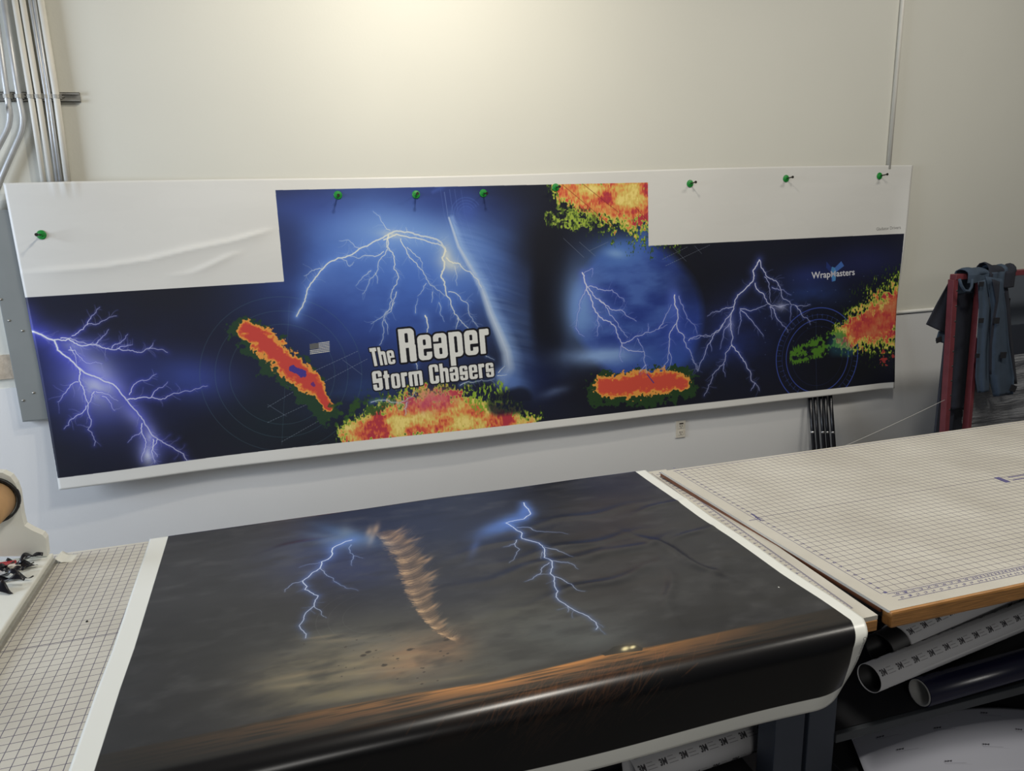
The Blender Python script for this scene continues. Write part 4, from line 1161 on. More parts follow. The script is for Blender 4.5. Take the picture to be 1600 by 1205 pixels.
def paint_print():
    global BOLT
    BOLT = 1.0
    c = Canvas(SW, SH, (41, 41, 44), p_map)
    h, w = SH, SW
    n1 = fbm(h, w, 60, 170, 5, 5); n2 = fbm(h, w, 130, 260, 5, 15); n3 = fbm(h, w, 26, 60, 4, 25)
    cl = np.clip(n1 * 2 - .5, 0, 1); cl2 = np.clip(n2 * 2.2 - .6, 0, 1)
    c.a += ((n2 - .5) * .09 + (n1 - .5) * .05)[..., None]
    c.glow((700, 830), (1020, 800), (720, 930), (40, 44, 60), .85)
    c.glow((530, 885), (640, 890), (530, 925), (46, 54, 88), .9)
    c.glow((490, 850), (560, 850), (480, 900), (50, 64, 104), .5)
    c.glow((1080, 850), (1240, 850), (1040, 960), (42, 43, 48), .8)
    c.glow((880, 990), (1020, 990), (860, 1040), (62, 64, 66), .8, noise=.5 + cl2)
    c.glow((800, 1000), (900, 990), (790, 1060), (70, 70, 66), .8, noise=.5 + cl)
    c.glow((560, 1000), (720, 1000), (540, 1040), (66, 68, 68), .7, noise=.5 + cl)
    c.glow((780, 960), (860, 940), (780, 1000), (74, 74, 68), .6, noise=cl)
    c.glow((570, 1040), (720, 1025), (550, 1095), (158, 144, 112), .95, noise=.5 + cl)
    c.glow((470, 1070), (540, 1060), (465, 1105), (96, 90, 76), .8, noise=.35 + cl)
    c.glow((860, 985), (990, 960), (840, 1030), (74, 78, 80), .7, noise=.3 + cl)
    c.glow((640, 990), (760, 985), (640, 1020), (76, 76, 72), .7, noise=.3 + cl)
    c.glow((500, 1060), (580, 1050), (490, 1100), (112, 106, 88), .7, noise=.35 + cl)
    c.glow((640, 1030), (700, 1020), (640, 1070), (160, 122, 90), .75, noise=.3 + n3)
    c.glow((570, 1082), (650, 1070), (565, 1095), (150, 136, 100), .7)
    c.glow((940, 1000), (990, 990), (930, 1020), (86, 90, 90), .6)
    c.glow((700, 1010), (745, 1005), (690, 1045), (150, 112, 82), .6, noise=.3 + n3)
    for k in range(22):   # horizontal wisps of cloud in the sky
        rg = random.Random(k); x = rg.uniform(430, 760); y = rg.uniform(985, 1085)
        c.glow((x, y), (x + rg.uniform(30, 70), y - rg.uniform(4, 14)), (x + 1, y + rg.uniform(2, 5)), rg.choice(((70, 68, 64), (150, 134, 104), (88, 84, 76))), .45, noise=.4 + n3)
    for k in range(14):
        rg = random.Random(k + 50); x = rg.uniform(830, 1150); y = rg.uniform(800, 920)
        c.glow((x, y), (x + rg.uniform(40, 90), y - rg.uniform(2, 10)), (x + 1, y + rg.uniform(3, 7)), rg.choice(((30, 31, 36), (54, 52, 52))), .5, noise=.4 + n3)
    c.blend(np.clip((fbm(h, w, 34, 70, 6, 61) - .5) * 3.2, 0, 1) * .30, (92, 92, 92))
    c.blend(np.clip((fbm(h, w, 30, 80, 6, 63) - .5) * 3.5, 0, 1) * .38, (27, 28, 34))
    # ground strip
    hor = [(480, 1112), (560, 1098), (650, 1082), (760, 1066), (860, 1042), (950, 1020), (1010, 1011), (1080, 997), (1180, 975)]
    P = c.P(hor); hy = np.interp(np.arange(w), P[:, 0], P[:, 1])
    d = (c.yy - hy[None]) / SH * S_END            # metres below the horizon
    xm = c.xx / w * (PX1 - PX0) + PX0
    st = fbm(h, w, 5, 90, 4, 41)
    env = np.clip(np.exp(-((xm - .42) / .52) ** 2), 0, 1)
    ground = np.clip(d * 160, 0, 1)
    c.blend(ground * .96, (24, 23, 24))
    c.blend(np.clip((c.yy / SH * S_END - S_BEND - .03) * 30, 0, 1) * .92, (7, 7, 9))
    c.blend(ground * np.exp(-(d / .045) ** 2) * env * np.clip(st * 1.7, .3, 1), (206, 140, 78))
    c.blend(ground * np.exp(-((d - .05) / .03) ** 2) * env * np.clip(st * 2.2 - .7, 0, 1) * .7, (140, 92, 58))
    c.blend(np.clip(-d * 90, 0, 1) * np.exp(-((d + .004) / .006) ** 2) * np.clip(1.4 - abs(xm - .45) * 2, 0, .8), (50, 46, 44))
    # grass catching light on the overhang
    rg = random.Random(8)
    for (x0, x1, y0, y1, n, cc) in ((655, 760, 1040, 1110, 0, 0),):
        pass
    old = c.core; c.core = np.zeros_like(old)
    g1 = np.zeros_like(old)
    gpos = []
    for k in range(460):
        x = rg.gauss(.405, .045) if k % 3 == 0 else (rg.gauss(.60, .055) if k % 3 == 1 else rg.gauss(.50, .16))
        s = S_BEND + (rg.uniform(.0, .13) if k % 3 < 2 else rg.uniform(-.02, .05)) + max(0, (.62 - x)) * .12
        gpos.append((x, s))
    for (x, s) in gpos:
        a = np.array([(x - PX0) / (PX1 - PX0) * w, s / S_END * h], np.float32)
        lean = rg.uniform(14, 40); b = a + np.array([lean, -rg.uniform(14, 44)], np.float32)
        c.seg(a, b, rg.choice((1, 1.6, 2.4)), 0, 0, rg.uniform(.15, .6) * max(.2, 1 - (s - S_BEND) / .22))
    c.blend(np.clip(c.core, 0, 1) * .6, (150, 92, 54)); c.core = old
    c.glow((715, 1140), (760, 1120), (700, 1180), (96, 58, 34), .3, noise=n3); c.glow((920, 1080), (980, 1060), (900, 1130), (90, 52, 32), .3, noise=n3)
    # tornado
    tor = [(606, 836, 20), (622, 850, 25), (640, 872, 25), (648, 900, 25), (655, 925, 23), (664, 950, 18), (678, 975, 13), (694, 990, 10), (716, 1002, 8)]
    f = c.chain(tor)
    body = np.clip((f + (n3 - .5) * .5 - .05) * 3, 0, 1)
    T = c.P([(x, y) for x, y, r in tor]); ty = T[:, 1]; cx_ = np.interp(np.arange(h), ty, T[:, 0])
    rel = (c.xx - cx_[:, None])
    Rr = np.interp(np.arange(h), ty, [np.linalg.norm(c.P([(x - r, y)])[0] - c.P([(x + r, y)])[0]) / 2 for x, y, r in tor])[:, None]
    u = rel / np.maximum(Rr, 4)
    wv = fbm(h, w, 22, 22, 3, 88); fi = fbm(h, w, 4, 14, 3, 89)
    body = np.clip((f + (fi - .5) * .5 + (wv - .5) * .5 - .05) * 2.4, 0, 1)
    c.blend(body * .8, (98, 80, 66))
    c.blend(body * np.clip(-u - .1, 0, 1) * .7, (150, 122, 98))
    c.blend(body * np.clip(u - .1, 0, 1) * .5, (62, 57, 56))
    rg = random.Random(21); old = c.core; light = np.zeros_like(old); dark = np.zeros_like(old)
    ncurl = 13
    for k in range(620):
        ph = rg.random(); t = ph * 7.999; i = int(t); fr_ = t - i
        x0 = tor[i][0] + (tor[i + 1][0] - tor[i][0]) * fr_; y0 = tor[i][1] + (tor[i + 1][1] - tor[i][1]) * fr_; r = tor[i][2] + (tor[i + 1][2] - tor[i][2]) * fr_
        cyc = (ph * ncurl) % 1.0; br = math.sin(cyc * math.pi) ** 1.5
        reach = rg.uniform(.3, 1.25); st0 = rg.uniform(-1.02, -.5)
        q_ = []
        for j in range(9):
            v_ = st0 + (reach - st0) * j / 8
            q_.append((x0 + v_ * r * .98, y0 + r * (.20 * (1 - v_ * v_) - .46 * (v_ + 1) * (.6 + .35 * v_)) + rg.uniform(-.3, .3)))
        P_ = c.P(q_); is_l = rg.random() < .25 + .75 * br
        c.core = light if is_l else dark
        for j in range(8):
            al = (1 - j / 8) ** .9 * (.25 + .75 * br if is_l else .7) * rg.uniform(.5, 1)
            c.seg(P_[j], P_[j + 1], rg.choice((1.0, 1.6, 2.4)) * (1 - .06 * j), 0, 0, al)
    c.core = old
    c.blend(np.clip(dark, 0, 1) * .55, (70, 58, 52)); c.blend(np.clip(light, 0, 1) * .85, (222, 182, 136))
    for (x, y) in ((576, 833), (580, 843), (587, 828)): c.glow((x, y), (x + 4, y - 10), (x + 5, y + 2), (206, 172, 134), .65)
    for k in range(30):
        rg = random.Random(k + 200); t = rg.random(); i = min(int(t * 7), 6); x, y, r = tor[i]
        x += r * rg.uniform(.6, 1.25); y += rg.uniform(-6, 8)
        c.glow((x, y), (x + rg.uniform(6, 12), y - rg.uniform(3, 7)), (x + 1, y + 1.6), (196, 156, 116), .4)
    for k in range(46):   # debris
        rg = random.Random(k + 300); x = rg.gauss(620, 60); y = rg.gauss(1032, 24)
        if y > 1075 or y < 985: continue
        s = rg.uniform(.5, 1.8) if k % 11 else 3.4
        c.glow((x, y), (x + s * 1.5, y - s * .3), (x, y + s * .6), (46, 38, 34), .85, 6)
    # lightning
    E = lambda s: [(400 + x / 4.017, 760 + y / 4.017) for x, y in s]
    Wd = lambda s: [(680 + x / 3.766, 740 + y / 3.766) for x, y in s]
    c.glow((535, 846), (580, 845), (535, 862), (110, 140, 190), .75); c.glow((545, 836), (600, 852), (540, 845), (96, 130, 176), .6)
    c.glow((540, 828), (553, 826), (540, 840), (120, 130, 140), .5, noise=.4 + n3); c.glow((505, 838), (540, 842), (505, 843), (90, 106, 130), .6)
    c.glow((795, 818), (830, 805), (797, 832), (92, 130, 205), .85, noise=.6 + n3 * .6); c.glow((770, 826), (800, 815), (770, 838), (88, 120, 186), .7)
    c.glow((818, 800), (830, 797), (818, 812), (90, 130, 215), .7); c.glow((742, 855), (750, 838), (748, 860), (66, 84, 130), .7)
    c.bolt(E([(600, 340), (560, 350), (480, 390), (480, 425), (450, 460), (410, 475), (400, 515), (350, 545), (290, 595), (320, 630), (305, 650), (390, 690), (370, 720), (365, 755), (310, 800), (300, 835), (270, 880), (315, 930), (310, 955)]), 3.4, 2.0, 15, .8, .08, 2, 11, twigs=8)
    for s, a0, a1 in (([(400, 515), (440, 555), (485, 580), (490, 600)], 1.6, 1.0), ([(365, 755), (400, 780), (410, 810), (440, 830)], 1.5, .8), ([(290, 595), (230, 610), (180, 650), (178, 665)], 1.6, .9), ([(595, 370), (585, 400), (615, 440), (670, 455)], 1.4, .8), ([(612, 440), (600, 500)], 1.2, .7), ([(400, 480), (330, 490), (270, 510)], 1, .6), ([(490, 600), (560, 640), (640, 660)], .8, .4)):
        c.bolt(E(s), a0, a1, 5, .45, .12, 2, 12, core=.75)
    c.bolt(Wd([(520, 175), (545, 210), (560, 240), (520, 270), (415, 292), (460, 320), (510, 355), (510, 392), (610, 415), (640, 450), (640, 500), (685, 525), (675, 590), (700, 615), (700, 660), (720, 700), (710, 735), (780, 785), (830, 815), (900, 845), (945, 880), (955, 905), (945, 920)]), 2.6, 2.2, 13, .85, .07, 2, 13, twigs=10)
    for s, a0, a1 in (([(480, 320), (560, 325), (600, 345), (690, 350), (780, 360)], 1.6, .8), ([(640, 440), (700, 455), (760, 475), (810, 500)], 1.8, .8), ([(680, 525), (780, 530), (840, 565)], 1.2, .6), ([(700, 610), (760, 635), (800, 655), (830, 690), (880, 695)], 1.8, .9), ([(670, 535), (620, 570), (615, 595), (680, 595)], 1.3, 1.1), ([(615, 595), (570, 625), (525, 640)], 1.2, .7), ([(480, 400), (465, 420), (495, 450), (470, 490), (435, 530)], 1.8, 1.0), ([(465, 420), (400, 438)], 1, .6), ([(780, 785), (780, 820)], .9, .5), ([(630, 470), (620, 510)], .9, .5)):
        c.bolt(Wd(s), a0, a1, 6, .5, .12, 2, 14, core=.8)
    c.flush((104, 140, 224), (226, 234, 246))
    for fr in (1, .8, .55): c.ring((585, 962), (520, 940), fr, 1.2, (110, 112, 112), .25, 60, 250)
    # car with headlights on the horizon
    c.poly([(938, 1022), (950, 1017), (958, 1011), (972, 1008), (992, 1007), (1004, 1013), (1003, 1017), (975, 1020), (945, 1025)], (36, 36, 36), .9)
    for x, y, s in ((976.5, 1014, 6.5), (988, 1011.8, 5)): c.glow((x, y), (x + s, y - s * .2), (x, y + s * .55), (250, 240, 190), 1, 3)
    c.glow((982, 1013), (1000, 1010), (982, 1022), (210, 180, 120), .3)
    c.line([(1216, 917.5), (1216.6, 918)], 3.0, (235, 235, 230), 1)
    # white margins
    s = (np.arange(h) + .5) / h * S_END
    li = (in_left(s) - PX0) / (PX1 - PX0) * w; ri = (in_right(s) - PX0) / (PX1 - PX0) * w
    bot = S_END - .040
    m = np.clip(li[:, None] - c.xx, 0, 1) + np.clip(c.xx - ri[:, None], 0, 1) + np.clip((s[:, None] - bot) / S_END * h, 0, 1)
    c.blend(np.clip(m, 0, 1), (230, 231, 224))
    X_ = lambda xm_, sm: ((xm_ - PX0) / (PX1 - PX0) * w, sm / S_END * h)
    s0 = S_BEND + ARC - .02; xr = edge_right(s0) - .010
    c.fonttext('Gladiator Drivers', X_(xr - .002, s0), X_(edge_right(s0 + .1) - .012, s0 + .10), X_(xr + .009, s0), (86, 86, 84), .85, canvas=True)
    return c.a


M_print = image_material('storm_field_print', paint_print(), 0.28, 0.4, coat=0.0)
_rs = random.Random(3)
WR = [(atz(px, py, HL), ang, ln, wd, am) for px, py, ang, ln, wd, am in (
    (1060, 870, 1.9, .16, .016, .006), (1048, 925, 1.2, .14, .014, .005), (980, 860, .2, .16, .02, .004), (900, 810, .1, .2, .02, .003), (1085, 835, .4, .10, .014, .004),
    (870, 880, .15, .22, .022, .004), (900, 855, .1, .2, .02, .004), (930, 915, .2, .2, .02, .004), (1120, 900, 1.0, .16, .02, .004), (790, 850, .2, .14, .02, .003), (480, 850, .3, .12, .02, .003), (1040, 790, .3, .12, .014, .003))]


def print_pt(u, v):
    s = v * S_END
    x = float(edge_left(s) * (1 - u) + edge_right(s) * u)
    y, z = fold(s)
    if s < S_BEND:
        fade = min(1.0, (S_BEND - s) / .12)
        for p, ang, ln, wd, am in WR:
            dx, dy = x - p.x, y - p.y
            a = dx * math.cos(ang) + dy * math.sin(ang); b = -dx * math.sin(ang) + dy * math.cos(ang)
            b += .012 * math.sin(a * 22)
            if abs(a) < 2.2 * ln and abs(b) < 4 * wd: z += fade * am * math.exp(-(a / ln) ** 2 - (b / wd) ** 2)
        z += fade * .0016 * (math.sin(x * 9 + y * 4) * math.sin(y * 11 - x * 3) + 1) * min(1, max(0, (x + .4) * 1.5))
        z -= .012 * max(0, 1 - s / .02) ** 2 * 0
    else:
        d = s - S_BEND - ARC * .6
        if d > 0:
            e = max(0, (u - .93) / .07); y += .060 * e * e * (d / .2)
            y += .006 * math.sin(x * 7 + 1) * d / .17
    return Vector((x, y, z))


pr_ = grid_mesh('storm_print', 300, 220, print_pt, lambda u, v, p: ((p.x - PX0) / (PX1 - PX0), 1 - v), M_print, thickness=0.0005)
tag(pr_, 'dark tornado and lightning print with white margins draped over the left table edge', 'print')

# ------------------------------------------------------------------ white roll holder at the left end of the left table
ym = 2.43
rh = empty('roll_holder', (-.95, ym, HL), 'white plastic roll holder with curved end plate on the left table', 'roll holder')
outl = [(74, 869), (71, 842), (66, 836), (50, 829), (38, 822), (34, 806), (29, 770), (24, 756), (16, 745), (4, 739), (-12, 738), (-30, 748), (-40, 775), (-44, 870)]
bm = bmesh.new()
fr = [bm.verts.new(at(px, py, ym)) for px, py in outl]; bk = [bm.verts.new(v.co + Vector((0, .030, 0))) for v in fr]
bm.faces.new(fr); bm.faces.new(bk[::-1])
for i in range(len(fr)): bm.faces.new((fr[i], bk[i], bk[(i + 1) % len(fr)], fr[(i + 1) % len(fr)]))
bmesh.ops.recalc_face_normals(bm, faces=bm.faces)
from_bm('end_plate', bm, M_white, rh)
tz = HL + .030
bm = bmesh.new(); add_box(bm, (-1.30, 1.55, HL + .0005), (-.782, ym + .03, tz), .004); from_bm('tray', bm, M_white, rh)
box('tray_rail', (-.782, 1.56, HL + .0005), (-.772, ym + .02, HL + .016), M_zinc, rh, .002)
pc = at(-10, 781, ym)
hollow_tube('socket_ring', (pc.x, ym - .012, pc.z), (pc.x, ym + .004, pc.z), .070, .064, M_black, rh)
ct = hollow_tube('cardboard_core', (pc.x - .004, ym - .13, pc.z), (pc.x, ym - .004, pc.z), .060, .045, M_card)
tag(ct, 'brown cardboard core held in the white end plate', 'tube')
p = at(3, 868, ym - .03)
rr_ = tube('red_rod', [(p.x - .2, ym - .05, tz + .012), (p.x + .035, ym - .04, tz + .012)], .010, M_redrod); tag(rr_, 'red rod lying on the white tray beside the end plate', 'rod')
p = at(26, 870, ym - .05)
o = box('paper_strip', (p.x - .03, ym - .075, tz + .0005), (p.x + .012, ym - .045, tz + .016), M_plate, None, .003); tag(o, 'small white block beside the red rod on the tray', 'block')
o = grid_mesh('tape_piece', 6, 6, lambda u, v: Vector((-.775 + .045 * u + .006 * v, 2.44 + .058 * v, HL + .0176 - .016 * min(1, u * 3) + .002 * math.sin(u * 5))), lambda u, v, p: (u, v), M_white, thickness=.0006)
tag(o, 'piece of white tape stuck at the back left corner of the grid', 'tape')
rg = random.Random(12)
for k in range(12):
    px, py = ((8, 905), (20, 900), (32, 893), (14, 890), (40, 885), (46, 878), (26, 883), (34, 903), (5, 893), (2, 922), (50, 874), (22, 912))[k]
    p = atz(px, py, tz + .008); a = rg.uniform(-.7, 1.2); L = rg.uniform(.05, .085); W_ = rg.uniform(.012, .026); ph = rg.uniform(0, 6); hh = rg.uniform(.008, .026)

    def sp_(u, v, p=p, a=a, L=L, W_=W_, ph=ph, hh=hh):
        t = (u - .5) * L; s = (v - .5) * W_ * (.4 + .6 * math.sin(math.pi * min(1, u + .15)))
        z = hh * (math.sin(u * 5 + ph) * .5 + .5) + s * math.sin(u * 4 + ph) * .8
        return Vector((p.x + t * math.cos(a) - s * math.sin(a), p.y + t * math.sin(a) + s * math.cos(a), tz + .0125 + z))
    o = grid_mesh('vinyl_scrap', 10, 3, sp_, lambda u, v, p: (u, v), M_scrap, thickness=.0008)
    zmin = min(v.co.z for v in o.data.vertices)
    for v in o.data.vertices: v.co.z -= zmin - tz - .0008 - (.004 * (k % 3))
    tag(o, 'curled black vinyl scrap in the heap on the white tray', 'scrap', 'black vinyl scraps on the white tray')
p = atz(136, 972, HL)
bm = bmesh.new(); bmesh.ops.create_icosphere(bm, subdivisions=1, radius=.0035)
for v in bm.verts: v.co = Vector((v.co.x * 1.0 + p.x, v.co.y * 1.3 + p.y, v.co.z * .6 + HL + .0021))
o = from_bm('crumb', bm, M_black); tag(o, 'tiny black crumb on the left grid top', 'crumb')

# ------------------------------------------------------------------ rolls and papers under the right table


def paint_liner(seed, text='3M', n=7, size=.10):
    c = Canvas(512, 512, (206, 206, 208), lambda x, y: (x, y))
    rg = random.Random(seed)
    for i in range(n):
        for j in range(n):
            x = (i + (.5 if j % 2 else 0)) * 512 / n + 10; y = (j + .5) * 512 / n
            if x > 470: continue
            s = 512 / n
            c.fonttext(text, (x, y + s * .16), (x + s * .34, y + s * .16), (x, y - s * .10), (60, 58, 62), .95, bold=.04, canvas=True)
            for k in range(3):
                a = (x + s * .42, y - s * .10 + k * s * .13); c.line([a, (a[0] + s * (.42 - .08 * k), a[1])], 1.3, (96, 94, 98), .7)
    return c.a


M_liner = image_material('printed_liner_paper', paint_liner(1), .55, .4, repeat=True)


def paint_sheet():
    c = Canvas(900, 700, (146, 148, 158), lambda x, y: (x, y))
    for x, y in ((560, 70), (330, 190), (700, 260), (150, 330), (520, 420), (800, 480), (330, 560), (90, 120), (780, 90)):
        c.fonttext('3M', (x, y), (x + 34, y + 6), (x + 3, y - 16), (40, 40, 48), .95, bold=.05, canvas=True)
        c.line([(x + 2, y + 14), (x + 95, y + 32)], 2.2, (70, 70, 78), .8); c.line([(x + 4, y + 26), (x + 120, y + 48)], 1.2, (100, 100, 108), .7)
    return c.a


M_sheet = image_material('printed_backing_sheet', paint_sheet(), .5, .4)
zs_ = Z0 - 1.43
# nearest roll: loose sleeve of printed liner
a = at(1358, 1060, 1.50); dirv = Vector((.988, .154, 0))
o = empty('liner_roll', a)
hollow_tube('paper_wrap', a, a + dirv * 1.3, .040, .0388, M_liner, o, uvscale=2.2)
hollow_tube('core', a + dirv * .003, a + dirv * 1.29, .0386, .036, M_black, o)  # added black lining paints the shade inside the hollow roll, not a real core
tag(o, 'rolled white printed liner paper, long front roll with open dark end', 'paper roll', 'rolls stored under the right table')
a2 = at(1400, 1003, 1.60); d2 = Vector((.975, .22, 0)).normalized()
rb = empty('liner_roll', (a2.x, a2.y, a2.z), 'thick printed liner roll behind, tight under the tabletop, with black core end', 'paper roll', 'rolls stored under the right table')
hollow_tube('paper_wrap', a2, a2 + d2 * 1.2, .052, .048, M_liner, rb, uvscale=2.2)
hollow_tube('core', a2 - d2 * .075, a2 + d2 * 1.18, .0475, .044, M_black, rb)
a3 = at(1437, 1083, 1.475)
nv = empty('navy_vinyl_roll', (a3.x, a3.y, a3.z), 'glossy navy vinyl roll with pale hollow core at the shelf edge', 'vinyl roll', 'rolls stored under the right table')
a3.z = zs_ + .0405
d3 = Vector((.9985, .03, 0)).normalized()
hollow_tube('core', a3 - d3 * .002, a3 + d3 * 1.3, .0372, .034, M_core, nv)
hollow_tube('vinyl_layers', a3, a3 + d3 * 1.3, .0402, .0374, M_navytube, nv)
a4 = at(1450, 1052, 1.62)
a4.z = zs_ + .036
d4 = Vector((.985, .17, 0)).normalized()
o = hollow_tube('liner_roll', a4, a4 + d4 * 1.2, .035, .0335, M_liner, uvscale=2.2); tag(o, 'printed liner roll between the front paper roll and the navy roll', 'paper roll', 'rolls stored under the right table')
a5 = a4 + Vector((-.02, .085, 0)); a5.z = zs_ + .041
o = hollow_tube('black_vinyl_roll', a5, a5 + d4 * 1.25, .040, .034, M_scrap); tag(o, 'black vinyl roll lying at the back of the shelf', 'vinyl roll', 'rolls stored under the right table')
a6 = a5 + Vector((-.04, .10, 0)); a6.z = zs_ + .041
o = hollow_tube('black_vinyl_roll', a6, a6 + d4 * 1.3, .040, .034, M_scrap); tag(o, 'black vinyl roll supporting the thick liner roll', 'vinyl roll', 'rolls stored under the right table')
# big curved backing sheet on the lower shelf
s_tl, s_tr, s_br, s_bl = atz(1330, 1149, .36), atz(1640, 1080, .36), atz(1680, 1180, .36), atz(1362, 1230, .36)


def sheet_pt(u, v):
    p = (s_tl * (1 - u) + s_tr * u) * (1 - v) + (s_bl * (1 - u) + s_br * u) * v
    return Vector((p.x, p.y, p.z + .03 * math.sin(math.pi * u) * (1 - v) - .055 * u * u + .02 * (v - .3) * u - .02 * abs(u - .4)))


o = grid_mesh('backing_sheet', 40, 24, sheet_pt, lambda u, v, p: (u, 1 - v), M_sheet, thickness=.0006)
tag(o, 'large pale printed backing sheet bulging out below the shelf', 'paper sheet')
bx = box('storage_box', (1.34, 1.42, .276), (2.2, 1.80, .315), M_shelf, None, .004); tag(bx, 'flat dark box under the pale backing sheet', 'box')
# printed roll and dark rolls under the left table
b0 = at(985, 1192, 1.58); b1 = at(1206, 1146, 1.62)
b0.z = b1.z = .325 + .046
o = hollow_tube('liner_roll', b0, b0 + (b1 - b0).normalized() * .43, .046, .044, M_liner, uvscale=2.2); tag(o, 'printed liner roll under the left table beside the leg', 'paper roll', 'rolls stored under the left table')
c0 = Vector((.62, 1.66, .365))
for i, (dy, ln) in enumerate(((0, .5), (.085, .7))):
    o = hollow_tube('black_vinyl_roll', c0 + Vector((0, dy, .001)), c0 + Vector((ln * .6, dy + .03, .001)), .039, .032, M_scrap)
    tag(o, ('front' if i == 0 else 'rear') + ' black vinyl roll on the shelf under the left table', 'vinyl roll', 'rolls stored under the left table')

# ------------------------------------------------------------------ red rack with hung overalls at the right
RY = 3.3
zt = at(1487, 437, RY).z
xl = at(1482, 560, RY).x
rk = empty('red_rack', (xl, RY, 0), 'red steel A-frame rack with drilled posts behind the right table', 'rack')


def post(x0, x1, y0, y1, z1, lean=0.0, name='post'):
    bm = bmesh.new(); add_box(bm, (x0, y0, 0), (x1, y1, z1), .003)
    for v in bm.verts: v.co.x += lean * (v.co.z - .95)
    return from_bm(name, bm, M_red, rk)


post(xl - .016, xl + .016, RY - .02, RY + .02, zt, -.062)
x2 = at(1520, 560, RY).x
post(x2 - .013, x2 + .013, RY - .02, RY + .02, zt - .005, -.035)
post(4.72, 4.76, RY - .02, RY + .02, zt)
box('top_bar', (xl - .03, RY - .022, zt - .001), (4.78, RY + .022, zt + .028), M_red, rk, .003)
box('back_rail', (xl - .03, RY + .34, .06), (4.78, RY + .38, .10), M_red, rk, .003)
box('base_rail', (xl - .03, RY - .022, .05), (4.78, RY + .022, .09), M_red, rk, .003)
for x in (xl, 4.74): box('base_foot', (x - .02, RY - .15, 0), (x + .02, RY + .40, .05), M_red, rk, .003)
for k in range(9):
    z = zt - .06 - k * .085
    tube('bolt_hole', [(xl + .010 - .062 * (z - .95), RY - .0215, z), (xl + .010 - .062 * (z - .95), RY - .0195, z)], .005, M_slot, rk, 8)
st_ = [at(1524, 480, RY - .0225), at(1529, 479, RY - .0225), at(1527, 532, RY - .0225), at(1521, 528, RY - .0225)]
bm = bmesh.new()
fr = [bm.verts.new(p) for p in ((x2 - .024, RY - .0225, zt - .17), (x2 + .003, RY - .0225, zt - .165), (x2 + .010, RY - .0225, zt - .36), (x2 - .016, RY - .0225, zt - .33))]
bm.faces.new(fr[::-1]); bk = bmesh.ops.extrude_face_region(bm, geom=list(bm.faces))
for v in bk['geom']:
    if isinstance(v, bmesh.types.BMVert): v.co.y += .0015
bmesh.ops.recalc_face_normals(bm, faces=bm.faces)
o = from_bm('sticker', bm, M_white, rk); o['label'] = 'white sticker strip'
# panels stored in the rack
o = box('panel', (xl + .03, RY + .06, .092), (x2 - .022, RY + .075, zt - .05), M_panel, None, .001); tag(o, 'narrow dark panel standing between the two red posts', 'panel')
o = box('panel', (x2 + .01, RY + .09, .102), (4.70, RY + .105, zt - .31), M_panel, None, .001); tag(o, 'dark panel wrapped in clear film in the red rack', 'panel')
o = box('panel', (x2 + .06, RY + .20, .102), (4.75, RY + .215, zt - .03), M_greypanel, None, .001); tag(o, 'grey panel at the back of the red rack', 'panel')
p = at(1588, 500, RY + .05)
o = box('pole', (p.x - .035, RY + .115, .10), (p.x + .015, RY + .15, at(1588, 466, RY + .1).z), M_black, None, .004); tag(o, 'black square bar standing in the red rack right of the overalls', 'pole')
# film wrap
mf = bpy.data.materials.new('stretch_film'); mf.use_nodes = True
nt = mf.node_tree; b = nt.nodes['Principled BSDF']
b.inputs['Base Color'].default_value = (.8, .82, .85, 1); b.inputs['Roughness'].default_value = .12; b.inputs['Alpha'].default_value = .24
tc = nt.nodes.new('ShaderNodeTexCoord'); mp = nt.nodes.new('ShaderNodeMapping'); mp.inputs['Scale'].default_value = (2, 1, 30); mp.inputs['Rotation'].default_value = (0, .15, 0)
nz = nt.nodes.new('ShaderNodeTexNoise'); nz.inputs['Scale'].default_value = 3; nz.inputs['Detail'].default_value = 4
bp_ = nt.nodes.new('ShaderNodeBump'); bp_.inputs['Strength'].default_value = .9; bp_.inputs['Distance'].default_value = .03
nt.links.new(tc.outputs['Object'], mp.inputs['Vector']); nt.links.new(mp.outputs['Vector'], nz.inputs['Vector']); nt.links.new(nz.outputs['Fac'], bp_.inputs['Height']); nt.links.new(bp_.outputs['Normal'], b.inputs['Normal'])
zf = at(1590, 560, RY).z
o = grid_mesh('stretch_film', 60, 70, lambda u, v: Vector((x2 + .022 + u * (4.69 - x2), RY + .040 + .010 * math.sin(v * 60 + u * 9 + 2 * math.sin(u * 7)) * (.4 + .6 * u) + .006 * math.sin(v * 23 - u * 14), .11 + v * (zf - .11) + .03 * u * v)), lambda u, v, p: (u, v), mf)
tag(o, 'wrinkled clear stretch film around the panels in the red rack', 'plastic wrap')

# overalls: everything is cloth hung over the top bar
ov = empty('overalls', (x2 + .2, RY, zt), 'slate blue work overalls with black tabs draped over the red rack', 'overalls')


def cloth(name, left, right, mat, parent, y, fold_n=2.0, fold_a=.012, ph=0.0, n=26, m=14, yf=None, th=.004):
    """cloth strip between two measured side lines hung in front of (or behind) the bar"""
    def side(line, t):
        k = t * (len(line) - 1); i = min(int(k), len(line) - 2); f = k - i
        a, b_ = line[i], line[i + 1]; return (a[0] + (b_[0] - a[0]) * f, a[1] + (b_[1] - a[1]) * f)

    def fn(u, v):
        l, r = side(left, v), side(right, v)
        yy = y + fold_a * math.sin(u * math.pi * 2 * fold_n + ph + v * .8) * (.35 + .65 * v) + (yf(u, v) if yf else 0)
        return at(l[0] + (r[0] - l[0]) * u, l[1] + (r[1] - l[1]) * u, yy)
    return grid_mesh(name, m, n, fn, lambda u, v, p: (u, v), mat, parent, thickness=th)


